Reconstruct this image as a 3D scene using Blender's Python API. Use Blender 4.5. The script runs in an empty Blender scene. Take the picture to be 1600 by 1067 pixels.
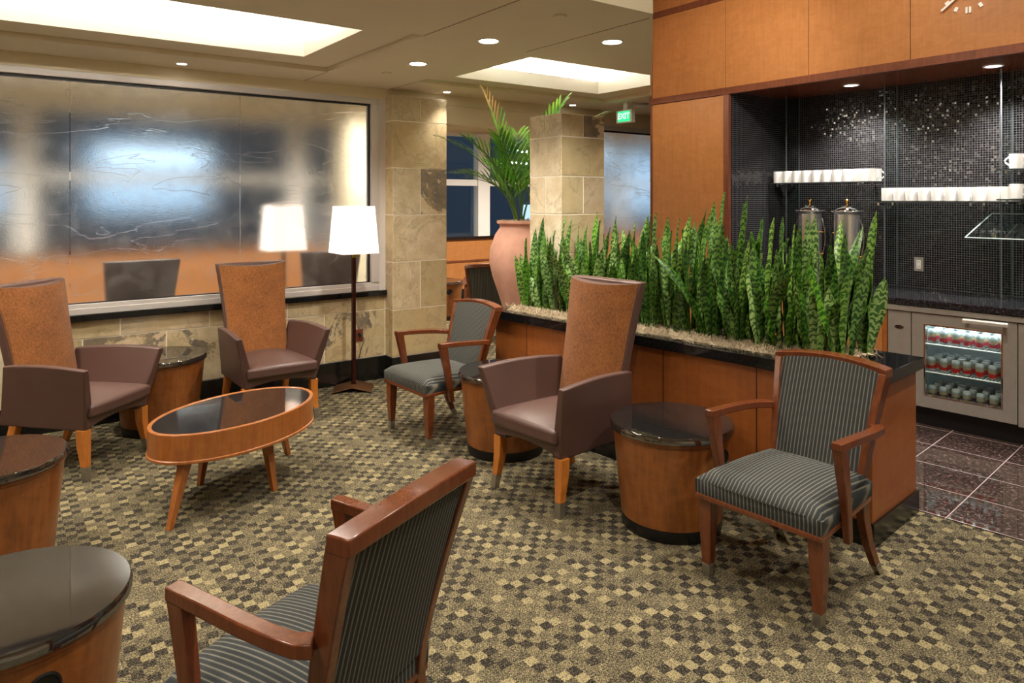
import bpy, bmesh, math, random
from mathutils import Vector, Matrix
random.seed(7)
C = bpy.context.scene.collection
SC = bpy.context.scene
R = math.radians
PI = math.pi

# ------------------------------------------------------------------ camera, world, exposure
cam = bpy.data.cameras.new('camera')
cam.sensor_width = 36.0
cam.lens = 1110 * 36.0 / 1600
cam.shift_y = -(533.5 - 311) / 1600
cam.clip_start = 0.05
cam_o = bpy.data.objects.new('camera', cam)
cam_o.location = (0, 0, 1.65)
cam_o.rotation_euler = (R(90), 0, R(53.6 - 90))
C.objects.link(cam_o)
SC.camera = cam_o

w = bpy.data.worlds.new('night'); SC.world = w; w.use_nodes = True
w.node_tree.nodes['Background'].inputs[0].default_value = (0.15, 0.20, 0.26, 1)
w.node_tree.nodes['Background'].inputs[1].default_value = 1.2
SC.view_settings.view_transform = 'Standard'
SC.view_settings.look = 'None'
SC.view_settings.gamma = 1
SC.view_settings.exposure = 0.33
SC.cycles.max_bounces = 10
SC.cycles.diffuse_bounces = 5
SC.cycles.sample_clamp_indirect = 6.0

WARM = (1.0, 0.93, 0.82)
NEUT = (1.0, 0.96, 0.90)

def spot(loc, power, size=100, blend=0.6, col=WARM, aim=None, rad=0.05):
    l = bpy.data.lights.new('downlight_or_added_beam', 'SPOT')
    l.energy = power; l.spot_size = R(size); l.spot_blend = blend; l.color = col; l.shadow_soft_size = rad
    o = bpy.data.objects.new('downlight_or_added_beam', l); o.location = loc
    if aim is not None:
        o.rotation_euler = (Vector(aim) - Vector(loc)).to_track_quat('-Z', 'Y').to_euler()
    C.objects.link(o)
    return o

# beams of the ceiling downlights built further down, and spots without fixtures
DOWNLIGHTS = [(2.60, 4.72), (2.594, 3.772), (3.254, 3.32)]
for x, y in DOWNLIGHTS:
    spot((x, y, 2.655), 125, 130, 0.85)
for x, y in [(-0.6, 4.72), (-0.6, 3.6), (0.9, 3.2), (0.6, 5.3)]:  # further low-ceiling spots, no fixtures built
    spot((x, y, 2.655), 95, 125, 0.8)
SOFFIT = [(5.86, 3.126), (5.84, 2.066)]
for x, y in SOFFIT + [(5.84, 1.0)]:
    spot((x, y, 2.60), 115, 120, 0.7, NEUT)
PIN = [(1.171, 5.773), (3.508, 5.70), (-0.6, 5.77)]
for x, y in PIN:
    spot((x, y, 2.66), 22, 100, 0.8)
for x, y in [(1.2, 1.0), (3.0, 0.6), (2.2, -1.2), (-1.2, 1.2), (4.2, 1.4), (-0.5, -1.4)]:  # added spots, out of view, to light bulkhead and foreground
    spot((x, y, 3.66), 200, 115, 0.9)
# added unseen spots under the high ceiling, brightening the bulkhead and the fascia
for p, q, e in [((3.5, 1.0, 3.64), (5.33, 1.9, 2.9), 110), ((3.3, 2.2, 3.64), (5.33, 3.4, 2.9), 95), ((2.0, 1.2, 3.64), (2.6, 2.7, 3.0), 60), ((4.1, 2.9, 3.64), (5.33, 4.3, 2.0), 70)]:
    spot(p, e, 95, 0.9, WARM, q)
for x in (-1.5, 1.2, 3.6, 6.4, 9.2, 11.8):  # spots added without fixtures to light the room behind the glass
    spot((x, 7.8, 2.95), 420, 155, 0.9)

# ------------------------------------------------------------------ materials
def lin(r, g, b):
    f = lambda c: (c / 255 / 12.92) if c / 255 <= 0.04045 else ((c / 255 + 0.055) / 1.055) ** 2.4
    return (f(r), f(g), f(b), 1)

class N:
    """small node-graph helper"""
    def __init__(s, name):
        s.m = bpy.data.materials.new(name); s.m.use_nodes = True
        s.t = s.m.node_tree; s.b = s.t.nodes['Principled BSDF']; s.o = s.t.nodes['Material Output']
    def n(s, typ, **kw):
        x = s.t.nodes.new(typ)
        for k, v in kw.items():
            if k.startswith('i_'):
                key = k[2:]
                key = int(key) if key.isdigit() else key
                x.inputs[key].default_value = v
            else:
                setattr(x, k, v)
        return x
    def l(s, a, b): s.t.links.new(a, b)
    def math(s, op, a, b=None, c=None):
        x = s.n('ShaderNodeMath', operation=op)
        for i, v in enumerate((a, b, c)):
            if v is None: continue
            if hasattr(v, 'links') or hasattr(v, 'is_linked'): s.l(v, x.inputs[i])
            else: x.inputs[i].default_value = v
        return x.outputs[0]
    def mix(s, fac, a, b, mode='MIX'):
        x = s.n('ShaderNodeMix', data_type='RGBA', blend_type=mode)
        for sock, v in ((x.inputs[0], fac), (x.inputs[6], a), (x.inputs[7], b)):
            if hasattr(v, 'is_linked'): s.l(v, sock)
            else: sock.default_value = v
        return x.outputs[2]
    def ramp(s, fac, stops, interp='LINEAR'):
        x = s.n('ShaderNodeValToRGB'); cr = x.color_ramp; cr.interpolation = interp
        while len(cr.elements) < len(stops): cr.elements.new(0.5)
        for e, (p, c) in zip(cr.elements, stops): e.position = p; e.color = c
        s.l(fac, x.inputs[0]); return x.outputs[0]
    def coord(s, kind='Object', scale=(1, 1, 1), rot=(0, 0, 0), loc=(0, 0, 0)):
        tc = s.n('ShaderNodeTexCoord'); mp = s.n('ShaderNodeMapping')
        mp.inputs['Scale'].default_value = scale; mp.inputs['Rotation'].default_value = rot; mp.inputs['Location'].default_value = loc
        s.l(tc.outputs[kind], mp.inputs[0]); return mp.outputs[0]
    def noise(s, vec, scale, detail=4, rough=0.5, dist=0.0):
        x = s.n('ShaderNodeTexNoise'); x.inputs['Scale'].default_value = scale; x.inputs['Detail'].default_value = detail
        x.inputs['Roughness'].default_value = rough; x.inputs['Distortion'].default_value = dist
        s.l(vec, x.inputs['Vector']); return x.outputs['Fac']
    def bump(s, h, strength=0.2, dist=0.01):
        x = s.n('ShaderNodeBump'); x.inputs['Strength'].default_value = strength; x.inputs['Distance'].default_value = dist
        s.l(h, x.inputs['Height']); s.l(x.outputs[0], s.b.inputs['Normal'])
    def base(s, c):
        if hasattr(c, 'is_linked'): s.l(c, s.b.inputs['Base Color'])
        else: s.b.inputs['Base Color'].default_value = c
    def set(s, **kw):
        for k, v in kw.items():
            sk = s.b.inputs[k.replace('_', ' ')]
            if hasattr(v, 'is_linked'): s.l(v, sk)
            else: sk.default_value = v

def plain(name, col, rough=0.5, metal=0.0, spec=0.5, var=0.0, vscale=8):
    n = N(name)
    if var:
        v = n.coord()
        k = n.noise(v, vscale, 3)
        d = tuple(c * (1 - var) for c in col[:3]) + (1,); u = tuple(min(1, c * (1 + var)) for c in col[:3]) + (1,)
        n.base(n.ramp(k, [(0.3, d), (0.7, u)]))
    else: n.base(col)
    n.set(Roughness=rough, Metallic=metal)
    n.b.inputs['Specular IOR Level'].default_value = spec
    return n.m

def wood(name, c0, c1, rough=0.35, grain=(30, 30, 2.2), figure=0.35, coat=0.0):
    n = N(name)
    v = n.coord(scale=grain)
    a = n.noise(v, 1.6, 6, 0.6, 0.4)
    v2 = n.coord(scale=(7, 7, 16))
    b = n.noise(v2, 1.0, 4, 0.65, 1.2)
    f = n.math('ADD', n.math('MULTIPLY', a, 1 - figure), n.math('MULTIPLY', b, figure))
    n.base(n.ramp(f, [(0.34, c0), (0.62, c1)]))
    n.set(Roughness=rough)
    n.b.inputs['Coat Weight'].default_value = coat; n.b.inputs['Coat Roughness'].default_value = 0.15
    return n.m

def granite(name, c0, c1, fleck, rough=0.05, scale=260, fleck_at=0.72):
    n = N(name)
    v = n.coord()
    a = n.noise(v, scale * 0.35, 5, 0.7)
    vor = n.n('ShaderNodeTexVoronoi'); vor.inputs['Scale'].default_value = scale; n.l(v, vor.inputs['Vector'])
    sep = n.n('ShaderNodeSeparateColor'); n.l(vor.outputs['Color'], sep.inputs[0])
    base = n.ramp(a, [(0.35, c0), (0.68, c1)])
    fl = n.math('GREATER_THAN', sep.outputs[0], fleck_at)
    n.base(n.mix(n.math('MULTIPLY', fl, n.math('LESS_THAN', vor.outputs['Distance'], 0.35)), base, fleck))
    n.set(Roughness=rough)
    return n.m

M = {}
M['header_wood'] = wood('honey_veneer', lin(160, 102, 54), lin(178, 118, 66), 0.38, (24, 24, 2.2), 0.55)
M['planter_wood'] = wood('cherry_veneer', lin(142, 78, 34), lin(162, 94, 44), 0.34, (24, 24, 2.2), 0.55)
M['dark_trim'] = wood('brown_trim_wood', lin(92, 48, 30), lin(120, 66, 42), 0.4)
M['soffit_wood'] = wood('soffit_wood', lin(104, 52, 34), lin(126, 66, 44), 0.22)
M['chair_wood'] = wood('mahogany_stain', lin(92, 46, 24), lin(114, 60, 32), 0.22, (40, 40, 5), 0.3, 0.3)
M['table_wood'] = wood('table_cherry', lin(140, 80, 36), lin(170, 102, 48), 0.28, (26, 26, 3), 0.35, 0.3)
M['drum_wood'] = wood('drum_cherry', lin(112, 62, 26), lin(146, 86, 38), 0.3, (24, 24, 3), 0.4, 0.25)
M['leg_wood'] = wood('golden_leg_wood', lin(160, 90, 30), lin(190, 116, 46), 0.3, (40, 40, 4), 0.3, 0.3)
M['black_granite'] = granite('black_granite', lin(12, 12, 13), lin(24, 24, 25), lin(70, 66, 60), 0.06, 320, 0.93)
M['table_granite'] = granite('dark_speckled_granite', lin(26, 23, 22), lin(34, 31, 30), lin(96, 86, 80), 0.03, 420, 0.93)
M['table_granite'].node_tree.nodes['Principled BSDF'].inputs['IOR'].default_value = 2.8
M['counter_granite'] = granite('counter_granite', lin(16, 16, 18), lin(40, 40, 44), lin(140, 140, 150), 0.08, 260, 0.84)
M['baseboard'] = granite('black_stone_base', lin(12, 12, 12), lin(22, 21, 20), lin(40, 38, 36), 0.2, 200, 0.92)
M['black'] = plain('matte_black', lin(16, 15, 15), 0.45)
M['steel'] = plain('brushed_steel', lin(176, 171, 162), 0.34, 0.55, var=0.06, vscale=20)
M['chrome'] = plain('polished_steel', lin(225, 225, 228), 0.06, 1.0)
M['urn_steel'] = plain('urn_steel', lin(235, 235, 236), 0.2, 0.9)
M['ferrule'] = plain('satin_nickel', lin(170, 165, 155), 0.3, 0.9)
M['brass'] = plain('brass', lin(220, 170, 80), 0.15, 1.0)
M['white_paint'] = plain('white_trim_paint', lin(220, 214, 208), 0.45)
M['frame_metal'] = plain('pale_window_frame', lin(206, 200, 196), 0.35, 0.15)
M['ceiling'] = plain('beige_ceiling_paint', lin(228, 214, 188), 0.8, var=0.02, vscale=3)
M['ceiling_white'] = plain('white_coffer_paint', lin(238, 235, 226), 0.7)
M['beige_wall'] = plain('cream_wall_paint', lin(230, 216, 186), 0.7)
M['bronze'] = plain('dark_bronze', lin(60, 26, 20), 0.25, 0.5)
M['lamp_base'] = plain('bronze_base_plate', lin(120, 84, 56), 0.35, 0.7)
M['porcelain'] = plain('white_porcelain', lin(246, 244, 242), 0.2)
M['terracotta'] = plain('terracotta', lin(206, 154, 132), 0.75, var=0.10, vscale=9)
M['plastic_white'] = plain('white_plastic', lin(230, 228, 222), 0.4)
M['moss'] = plain('dried_moss', lin(168, 150, 122), 0.95, var=0.3, vscale=60)
M['stem'] = plain('palm_stem', lin(70, 100, 40), 0.5)
M['dark_fabric'] = plain('dark_chair_fabric', lin(60, 60, 54), 0.85, var=0.1, vscale=60)

def leather(name, c):
    n = N(name); v = n.coord()
    k = n.noise(v, 6, 3)
    n.base(n.ramp(k, [(0.3, tuple(x * 0.92 for x in c[:3]) + (1,)), (0.7, tuple(x * 1.06 for x in c[:3]) + (1,))]))
    n.set(Roughness=0.42)
    n.bump(n.noise(v, 260, 2), 0.06, 0.002)
    return n.m
M['leather'] = leather('brown_leather', lin(86, 61, 54))

def chenille():
    n = N('rust_chenille'); v = n.coord(scale=(1, 1, 0.45))
    a = n.noise(v, 150, 3, 0.7)
    b = n.noise(n.coord(), 9, 3)
    f = n.math('ADD', n.math('MULTIPLY', a, 0.75), n.math('MULTIPLY', b, 0.25))
    n.base(n.ramp(f, [(0.32, lin(98, 56, 22)), (0.68, lin(164, 102, 48))]))
    n.set(Roughness=0.95, Sheen_Weight=0.08)
    n.bump(a, 0.4, 0.004)
    return n.m
M['chenille'] = chenille()

def stripe():
    n = N('charcoal_stripe_fabric')
    tc = n.n('ShaderNodeTexCoord'); sp = n.n('ShaderNodeSeparateXYZ'); n.l(tc.outputs['Object'], sp.inputs[0])
    ph = n.math('MULTIPLY', sp.outputs[0], 2 * PI / 0.0172)
    sn = n.math('SINE', ph)
    ph2 = n.math('SINE', n.math('MULTIPLY', sp.outputs[0], 4 * PI / 0.0172))
    f = n.math('ADD', n.math('MULTIPLY', sn, 0.4), n.math('MULTIPLY', ph2, 0.1))
    f = n.math('ADD', f, 0.5)
    nz = n.noise(n.coord(), 400, 2)
    f = n.math('ADD', f, n.math('MULTIPLY', n.math('SUBTRACT', nz, 0.5), 0.3))
    n.base(n.ramp(f, [(0.45, lin(38, 41, 41)), (0.72, lin(54, 56, 54)), (0.90, lin(112, 108, 94))]))
    n.set(Roughness=0.85)
    n.bump(f, 0.3, 0.002)
    return n.m
M['stripe'] = stripe()

def slate():
    n = N('slate_tile')
    at = n.n('ShaderNodeAttribute', attribute_name='tone')
    sp = n.n('ShaderNodeSeparateColor'); n.l(at.outputs['Color'], sp.inputs[0])
    tc = n.n('ShaderNodeTexCoord')
    off = n.n('ShaderNodeVectorMath', operation='MULTIPLY_ADD')
    n.l(at.outputs['Color'], off.inputs[0]); off.inputs[1].default_value = (37, 53, 71); n.l(tc.outputs['Object'], off.inputs[2])
    v = off.outputs[0]
    big = n.noise(v, 2.2, 5, 0.6, 0.6)
    vein = n.noise(v, 2.6, 7, 0.62, 0.5)
    fine = n.noise(v, 40, 4, 0.6)
    body = n.ramp(sp.outputs[0], [(0.0, lin(214, 194, 150)), (0.35, lin(234, 222, 196)), (0.6, lin(196, 180, 138)), (0.8, lin(188, 176, 158)), (1.0, lin(228, 204, 168))])
    warm = n.mix(n.ramp(big, [(0.42, (0, 0, 0, 1)), (0.70, (0.6, 0.6, 0.6, 1))]), body, lin(206, 176, 124))
    # thin veins where the noise crosses its middle
    d = n.math('ABSOLUTE', n.math('SUBTRACT', vein, 0.5))
    line = n.ramp(d, [(0.0, (0.45, 0.45, 0.45, 1)), (0.02, (0, 0, 0, 1))])
    c = n.mix(line, warm, lin(134, 112, 82))
    # charcoal patches on the darker tiles
    pt = n.math('SUBTRACT', n.math('ADD', vein, n.math('MULTIPLY', fine, 0.12)), n.math('SUBTRACT', 0.98, n.math('MULTIPLY', sp.outputs[1], 0.46)))
    patch = n.ramp(pt, [(0.0, (0, 0, 0, 1)), (0.03, (0.9, 0.9, 0.9, 1))])
    c = n.mix(patch, c, lin(92, 86, 82))
    cl = n.noise(v, 9, 5, 0.65)
    c = n.mix(n.ramp(cl, [(0.38, (0.5, 0.5, 0.5, 1)), (0.62, (0, 0, 0, 1))]), c, lin(180, 158, 116))
    c = n.mix(n.math('MULTIPLY', fine, 0.22), c, lin(120, 100, 72), 'MULTIPLY')
    n.base(c); n.set(Roughness=0.6)
    n.bump(n.math('ADD', n.math('MULTIPLY', vein, 0.7), n.math('MULTIPLY', fine, 0.3)), 0.35, 0.012)
    return n.m
M['slate'] = slate()
M['grout'] = plain('pale_grout', lin(246, 238, 222), 0.85)

def carpet():
    n = N('checked_loop_carpet')
    tc = n.n('ShaderNodeTexCoord'); sp = n.n('ShaderNodeSeparateXYZ'); n.l(tc.outputs['Object'], sp.inputs[0])
    cs = 0.044
    wob = n.math('MULTIPLY', n.math('SUBTRACT', n.noise(n.coord(), 70, 3, 0.7), 0.5), 0.020)
    X = n.math('DIVIDE', n.math('ADD', sp.outputs[0], wob), cs); Y = n.math('DIVIDE', n.math('ADD', sp.outputs[1], wob), cs)
    ix = n.math('FLOOR', X); iy = n.math('FLOOR', Y)
    cv = n.n('ShaderNodeCombineXYZ'); n.l(ix, cv.inputs[0]); n.l(iy, cv.inputs[1])
    wn = n.n('ShaderNodeTexWhiteNoise', noise_dimensions='2D'); n.l(cv.outputs[0], wn.inputs['Vector'])
    par = n.math('PINGPONG', n.math('ADD', ix, iy), 1.0)
    r = wn.outputs['Value']
    # dark squares fall on one colour of the board, tan squares on the other
    tone_d = n.ramp(r, [(0.0, (0.14, 0.14, 0.14, 1)), (0.56, (0.20, 0.20, 0.20, 1)), (0.58, (0.40, 0.40, 0.40, 1)), (1.0, (0.52, 0.52, 0.52, 1))])
    tone_l = n.ramp(r, [(0.0, (0.40, 0.40, 0.40, 1)), (0.44, (0.56, 0.56, 0.56, 1)), (0.72, (0.60, 0.60, 0.60, 1)), (0.74, (0.76, 0.76, 0.76, 1)), (1.0, (0.84, 0.84, 0.84, 1))])
    tone = n.mix(par, tone_l, tone_d)
    fine = n.noise(n.coord(), 150, 3, 0.8)
    fine2 = n.noise(n.coord(), 60, 3, 0.6)
    st = n.math('SINE', n.math('MULTIPLY', n.math('SUBTRACT', sp.outputs[0], n.math('MULTIPLY', sp.outputs[1], 0.6)), 2 * PI / 0.0085))
    tx = n.math('ADD', n.math('MULTIPLY', st, 0.07), n.math('MULTIPLY', n.math('SUBTRACT', fine, 0.5), 3.4))
    tx = n.math('ADD', tx, n.math('MULTIPLY', n.math('SUBTRACT', fine2, 0.5), 0.5))
    val = n.math('ADD', tone, tx)
    c = n.ramp(val, [(0.0, lin(30, 27, 26)), (0.25, lin(58, 53, 46)), (0.5, lin(96, 88, 69)), (0.75, lin(130, 118, 88)), (1.0, lin(166, 152, 112))])
    n.base(c); n.set(Roughness=0.95)
    n.b.inputs['Specular IOR Level'].default_value = 0.1
    n.bump(tx, 0.5, 0.004)
    return n.m
M['carpet'] = carpet()

def floor_granite():
    n = N('polished_brown_floor_granite')
    tc = n.n('ShaderNodeTexCoord'); sp = n.n('ShaderNodeSeparateXYZ'); n.l(tc.outputs['Object'], sp.inputs[0])
    masks = []
    for i, p in ((0, 0.41), (1, 0.385)):
        u = n.math('FRACT', n.math('DIVIDE', sp.outputs[i], p))
        d = n.math('ABSOLUTE', n.math('SUBTRACT', u, 0.5))
        masks.append(n.math('GREATER_THAN', d, 0.5 - 0.0026 / p))
    g = n.math('MAXIMUM', masks[0], masks[1])
    v = n.coord()
    a = n.noise(v, 55, 6, 0.75)
    c = n.ramp(a, [(0.36, lin(26, 21, 19)), (0.52, lin(62, 49, 45)), (0.70, lin(140, 112, 106))])
    n.base(n.mix(g, c, lin(170, 152, 150)))
    n.set(Roughness=n.math('ADD', n.math('MULTIPLY', g, 0.4), 0.035))
    n.b.inputs['Specular IOR Level'].default_value = 0.8
    return n.m
M['floor_granite'] = floor_granite()

def mosaic(axis):
    n = N('black_mosaic_tile')
    tc = n.n('ShaderNodeTexCoord'); sp = n.n('ShaderNodeSeparateXYZ'); n.l(tc.outputs['Object'], sp.inputs[0])
    p = 0.0185
    U = n.math('DIVIDE', sp.outputs[axis], p); V = n.math('DIVIDE', sp.outputs[2], p)
    fu = n.math('SUBTRACT', n.math('FRACT', U), 0.5); fv = n.math('SUBTRACT', n.math('FRACT', V), 0.5)
    g = n.math('GREATER_THAN', n.math('MAXIMUM', n.math('ABSOLUTE', fu), n.math('ABSOLUTE', fv)), 0.425)
    cv = n.n('ShaderNodeCombineXYZ'); n.l(n.math('FLOOR', U), cv.inputs[0]); n.l(n.math('FLOOR', V), cv.inputs[1])
    wn = n.n('ShaderNodeTexWhiteNoise', noise_dimensions='2D'); n.l(cv.outputs[0], wn.inputs['Vector'])
    sc = n.n('ShaderNodeSeparateColor'); n.l(wn.outputs['Color'], sc.inputs[0])
    c = n.ramp(sc.outputs[2], [(0.0, lin(12, 12, 14)), (1.0, lin(32, 31, 33))])
    n.base(n.mix(g, c, lin(84, 82, 86)))
    n.set(Roughness=n.math('ADD', n.math('MULTIPLY', g, 0.5), 0.09))
    h = n.math('ADD', n.math('MULTIPLY', fu, n.math('SUBTRACT', sc.outputs[0], 0.5)), n.math('MULTIPLY', fv, n.math('SUBTRACT', sc.outputs[1], 0.5)))
    n.bump(h, 0.25, 0.012)
    return n.m
M['mosaic'] = mosaic(1)
M['mosaic_side'] = mosaic(0)

def frosted():
    n = N('textured_seeded_glass')
    n.b.inputs['Transmission Weight'].default_value = 1.0
    n.base((0.93, 0.96, 0.95, 1)); n.b.inputs['IOR'].default_value = 1.45
    v = n.coord()
    a = n.noise(v, 150, 3, 0.6); b = n.noise(v, 9, 4, 0.55, 0.2)
    vor = n.n('ShaderNodeTexVoronoi'); vor.inputs['Scale'].default_value = 13; n.l(v, vor.inputs['Vector'])
    seed = n.ramp(vor.outputs['Distance'], [(0.0, (1, 1, 1, 1)), (0.07, (0, 0, 0, 1))])
    wv = n.noise(n.coord(scale=(1.0, 1, 3.5), rot=(0, R(28), 0)), 1.3, 3, 0.5, 0.7)
    line = n.ramp(n.math('ABSOLUTE', n.math('SUBTRACT', wv, 0.5)), [(0.0, (1, 1, 1, 1)), (0.003, (0, 0, 0, 1))])
    h = n.math('ADD', n.math('MULTIPLY', a, 0.10), n.math('MULTIPLY', b, 0.16))
    h = n.math('ADD', h, n.math('MULTIPLY', seed, 0.22)); h = n.math('ADD', h, n.math('MULTIPLY', line, 0.07))
    n.set(Roughness=n.math('ADD', 0.13, n.math('MULTIPLY', b, 0.08)))
    n.bump(h, 0.42, 0.01)
    # the etched skin of the pane scatters a little light of its own side
    df = n.n('ShaderNodeBsdfDiffuse'); df.inputs[0].default_value = (0.80, 0.84, 0.86, 1)
    mx = n.n('ShaderNodeMixShader')
    sc_ = n.math('ADD', n.math('MULTIPLY', seed, 0.25), n.math('MULTIPLY', line, 0.10))
    n.l(n.math('ADD', sc_, n.math('ADD', 0.025, n.math('MULTIPLY', n.ramp(b, [(0.45, (0, 0, 0, 1)), (0.75, (1, 1, 1, 1))]), 0.07))), mx.inputs[0])
    n.l(n.b.outputs[0], mx.inputs[1]); n.l(df.outputs[0], mx.inputs[2]); n.l(mx.outputs[0], n.o.inputs[0])
    return n.m
M['frosted'] = frosted()

def clear_glass(name, tint=(0.92, 0.96, 0.95, 1)):
    n = N(name)
    tr = n.n('ShaderNodeBsdfTransparent'); tr.inputs[0].default_value = tint
    gl = n.n('ShaderNodeBsdfGlossy'); gl.inputs['Roughness'].default_value = 0.02
    fr = n.n('ShaderNodeFresnel'); fr.inputs[0].default_value = 1.5
    mx = n.n('ShaderNodeMixShader'); gm = n.n('ShaderNodeNewGeometry'); n.l(n.math('MULTIPLY', fr.outputs[0], n.math('SUBTRACT', 1.0, gm.outputs['Backfacing'])), mx.inputs[0]); n.l(tr.outputs[0], mx.inputs[1]); n.l(gl.outputs[0], mx.inputs[2])
    n.l(mx.outputs[0], n.o.inputs[0]); return n.m
M['glass'] = clear_glass('clear_glass')
M['glass_edge'] = plain('glass_edge', lin(200, 214, 214), 0.15)

def emit(name, col, st):
    n = N(name); n.base(col); n.b.inputs['Emission Color'].default_value = col; n.b.inputs['Emission Strength'].default_value = st
    return n.m
M['cove'] = emit('cove_tube', (1, 0.95, 0.87, 1), 62)
M['downlight'] = emit('lit_downlight_lens', (1, 0.95, 0.86, 1), 14)
M['soffit_light'] = emit('lit_soffit_lens', (0.95, 0.93, 0.95, 1), 2.2)
M['shade'] = emit('glowing_lamp_shade', (1, 0.87, 0.79, 1), 0.92)
M['tube'] = emit('added_glow_tube', (0.72, 0.84, 1, 1), 10)
M['tube_soft'] = emit('soft_added_tube', (0.78, 0.88, 1, 1), 5)
M['outer_lit'] = emit('lit_building_opposite', (0.55, 0.74, 1, 1), 0.9)
M['fridge_light'] = emit('fridge_lamp', (0.85, 0.96, 1, 1), 34)
M['exit_green'] = emit('exit_green', (0.02, 0.62, 0.20, 1), 1.4)
M['exit_white'] = emit('exit_letter', (0.72, 1.0, 0.80, 1), 0.8)

def leaf_mat():
    n = N('snake_plant_leaf')
    uv = n.n('ShaderNodeUVMap'); sp = n.n('ShaderNodeSeparateXYZ'); n.l(uv.outputs[0], sp.inputs[0])
    k = n.math('FLOOR', sp.outputs[0]); fu = n.math('FRACT', sp.outputs[0])
    wn = n.n('ShaderNodeTexWhiteNoise', noise_dimensions='1D'); n.l(k, wn.inputs['W'])
    off = n.math('MULTIPLY', wn.outputs['Value'], 9.0)
    cv = n.n('ShaderNodeCombineXYZ')
    n.l(n.math('MULTIPLY', fu, 1.3), cv.inputs[0]); n.l(n.math('ADD', n.math('MULTIPLY', sp.outputs[1], 26), off), cv.inputs[1]); n.l(off, cv.inputs[2])
    a = n.noise(cv.outputs[0], 1.0, 3, 0.6, 0.3)
    zig = n.math('ABSOLUTE', n.math('SUBTRACT', n.math('FRACT', n.math('MULTIPLY', fu, 2.0)), 0.5))
    ph = n.math('ADD', n.math('MULTIPLY', sp.outputs[1], 27), n.math('ADD', n.math('MULTIPLY', a, 2.6), n.math('MULTIPLY', zig, 0.9)))
    wv = n.math('SINE', n.math('MULTIPLY', ph, 2 * PI))
    cv2 = n.n('ShaderNodeCombineXYZ'); n.l(n.math('MULTIPLY', fu, 7.0), cv2.inputs[0]); n.l(n.math('MULTIPLY', sp.outputs[1], 110), cv2.inputs[1]); n.l(off, cv2.inputs[2])
    b2 = n.noise(cv2.outputs[0], 1.0, 3, 0.7)
    band = n.ramp(n.math('ADD', n.math('MULTIPLY', wv, 0.5), b2), [(0.34, (0, 0, 0, 1)), (0.62, (1, 1, 1, 1))])
    light = n.ramp(wn.outputs['Value'], [(0.0, lin(98, 146, 40)), (0.2, lin(66, 106, 40)), (0.4, lin(150, 184, 84)), (0.6, lin(72, 116, 46)), (0.8, lin(164, 190, 116)), (1.0, lin(112, 164, 46))])
    drk = n.ramp(wn.outputs['Value'], [(0.0, lin(40, 84, 22)), (0.2, lin(20, 46, 18)), (0.4, lin(56, 96, 34)), (0.6, lin(24, 54, 22)), (0.8, lin(64, 104, 48)), (1.0, lin(56, 112, 26))])
    c = n.mix(band, drk, light)
    edge = n.math('GREATER_THAN', n.math('ABSOLUTE', n.math('SUBTRACT', fu, 0.5)), 0.46)
    c = n.mix(n.math('MULTIPLY', edge, 0.5), c, lin(140, 170, 60))
    n.base(c); n.set(Roughness=0.38)
    n.b.inputs['Subsurface Weight'].default_value = 0.0
    return n.m
M['snake_leaf'] = leaf_mat()

def palm_mat():
    n = N('palm_leaf')
    k = n.noise(n.coord(), 5, 3)
    n.base(n.ramp(k, [(0.35, lin(46, 100, 32)), (0.65, lin(124, 182, 58))])); n.set(Roughness=0.4)
    return n.m
M['palm_leaf'] = palm_mat()
M['dry_leaf'] = plain('dry_leaf_tip', lin(170, 140, 84), 0.8)

def can_mat(name, band):
    n = N(name)
    tc = n.n('ShaderNodeTexCoord'); sp = n.n('ShaderNodeSeparateXYZ'); n.l(tc.outputs['Object'], sp.inputs[0])
    k = n.noise(n.coord(scale=(30, 30, 30)), 1.0, 3)
    h = n.math('ADD', sp.outputs[2], n.math('MULTIPLY', n.math('SUBTRACT', k, 0.5), 0.03))
    n.base(n.ramp(n.math('DIVIDE', h, 0.10), [(0.0, lin(150, 160, 160)), (0.14, lin(170, 176, 170)), (0.17, band), (0.40, band), (0.46, lin(140, 148, 140)), (0.60, lin(176, 140, 84)), (0.66, lin(128, 138, 134)), (0.76, lin(140, 148, 146)), (0.86, lin(190, 196, 196)), (1.0, lin(200, 206, 206))]))
    n.set(Roughness=0.28, Metallic=0.45)
    return n.m
M['can_red'] = can_mat('red_banded_can', lin(190, 44, 40))
M['can_pink'] = can_mat('rose_banded_can', lin(176, 62, 70))
M['can_plum'] = can_mat('plum_banded_can', lin(70, 42, 54))

def text_mesh(name, body, size, mat, extrude, parent, loc, rot, shear=0.0, offset=0.0):
    fc = bpy.data.curves.new(name, 'FONT'); fc.body = body; fc.size = size; fc.align_x = 'CENTER'; fc.align_y = 'CENTER'; fc.extrude = extrude; fc.shear = shear; fc.offset = offset
    fo = bpy.data.objects.new(name + '_curve', fc); C.objects.link(fo)
    bpy.context.view_layer.update()
    me = bpy.data.meshes.new_from_object(fo.evaluated_get(bpy.context.evaluated_depsgraph_get()))
    bpy.data.objects.remove(fo)
    me.materials.clear(); me.materials.append(mat)
    o = bpy.data.objects.new(name, me); C.objects.link(o); o.parent = parent; o.location = loc; o.rotation_euler = rot
    return o
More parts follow.
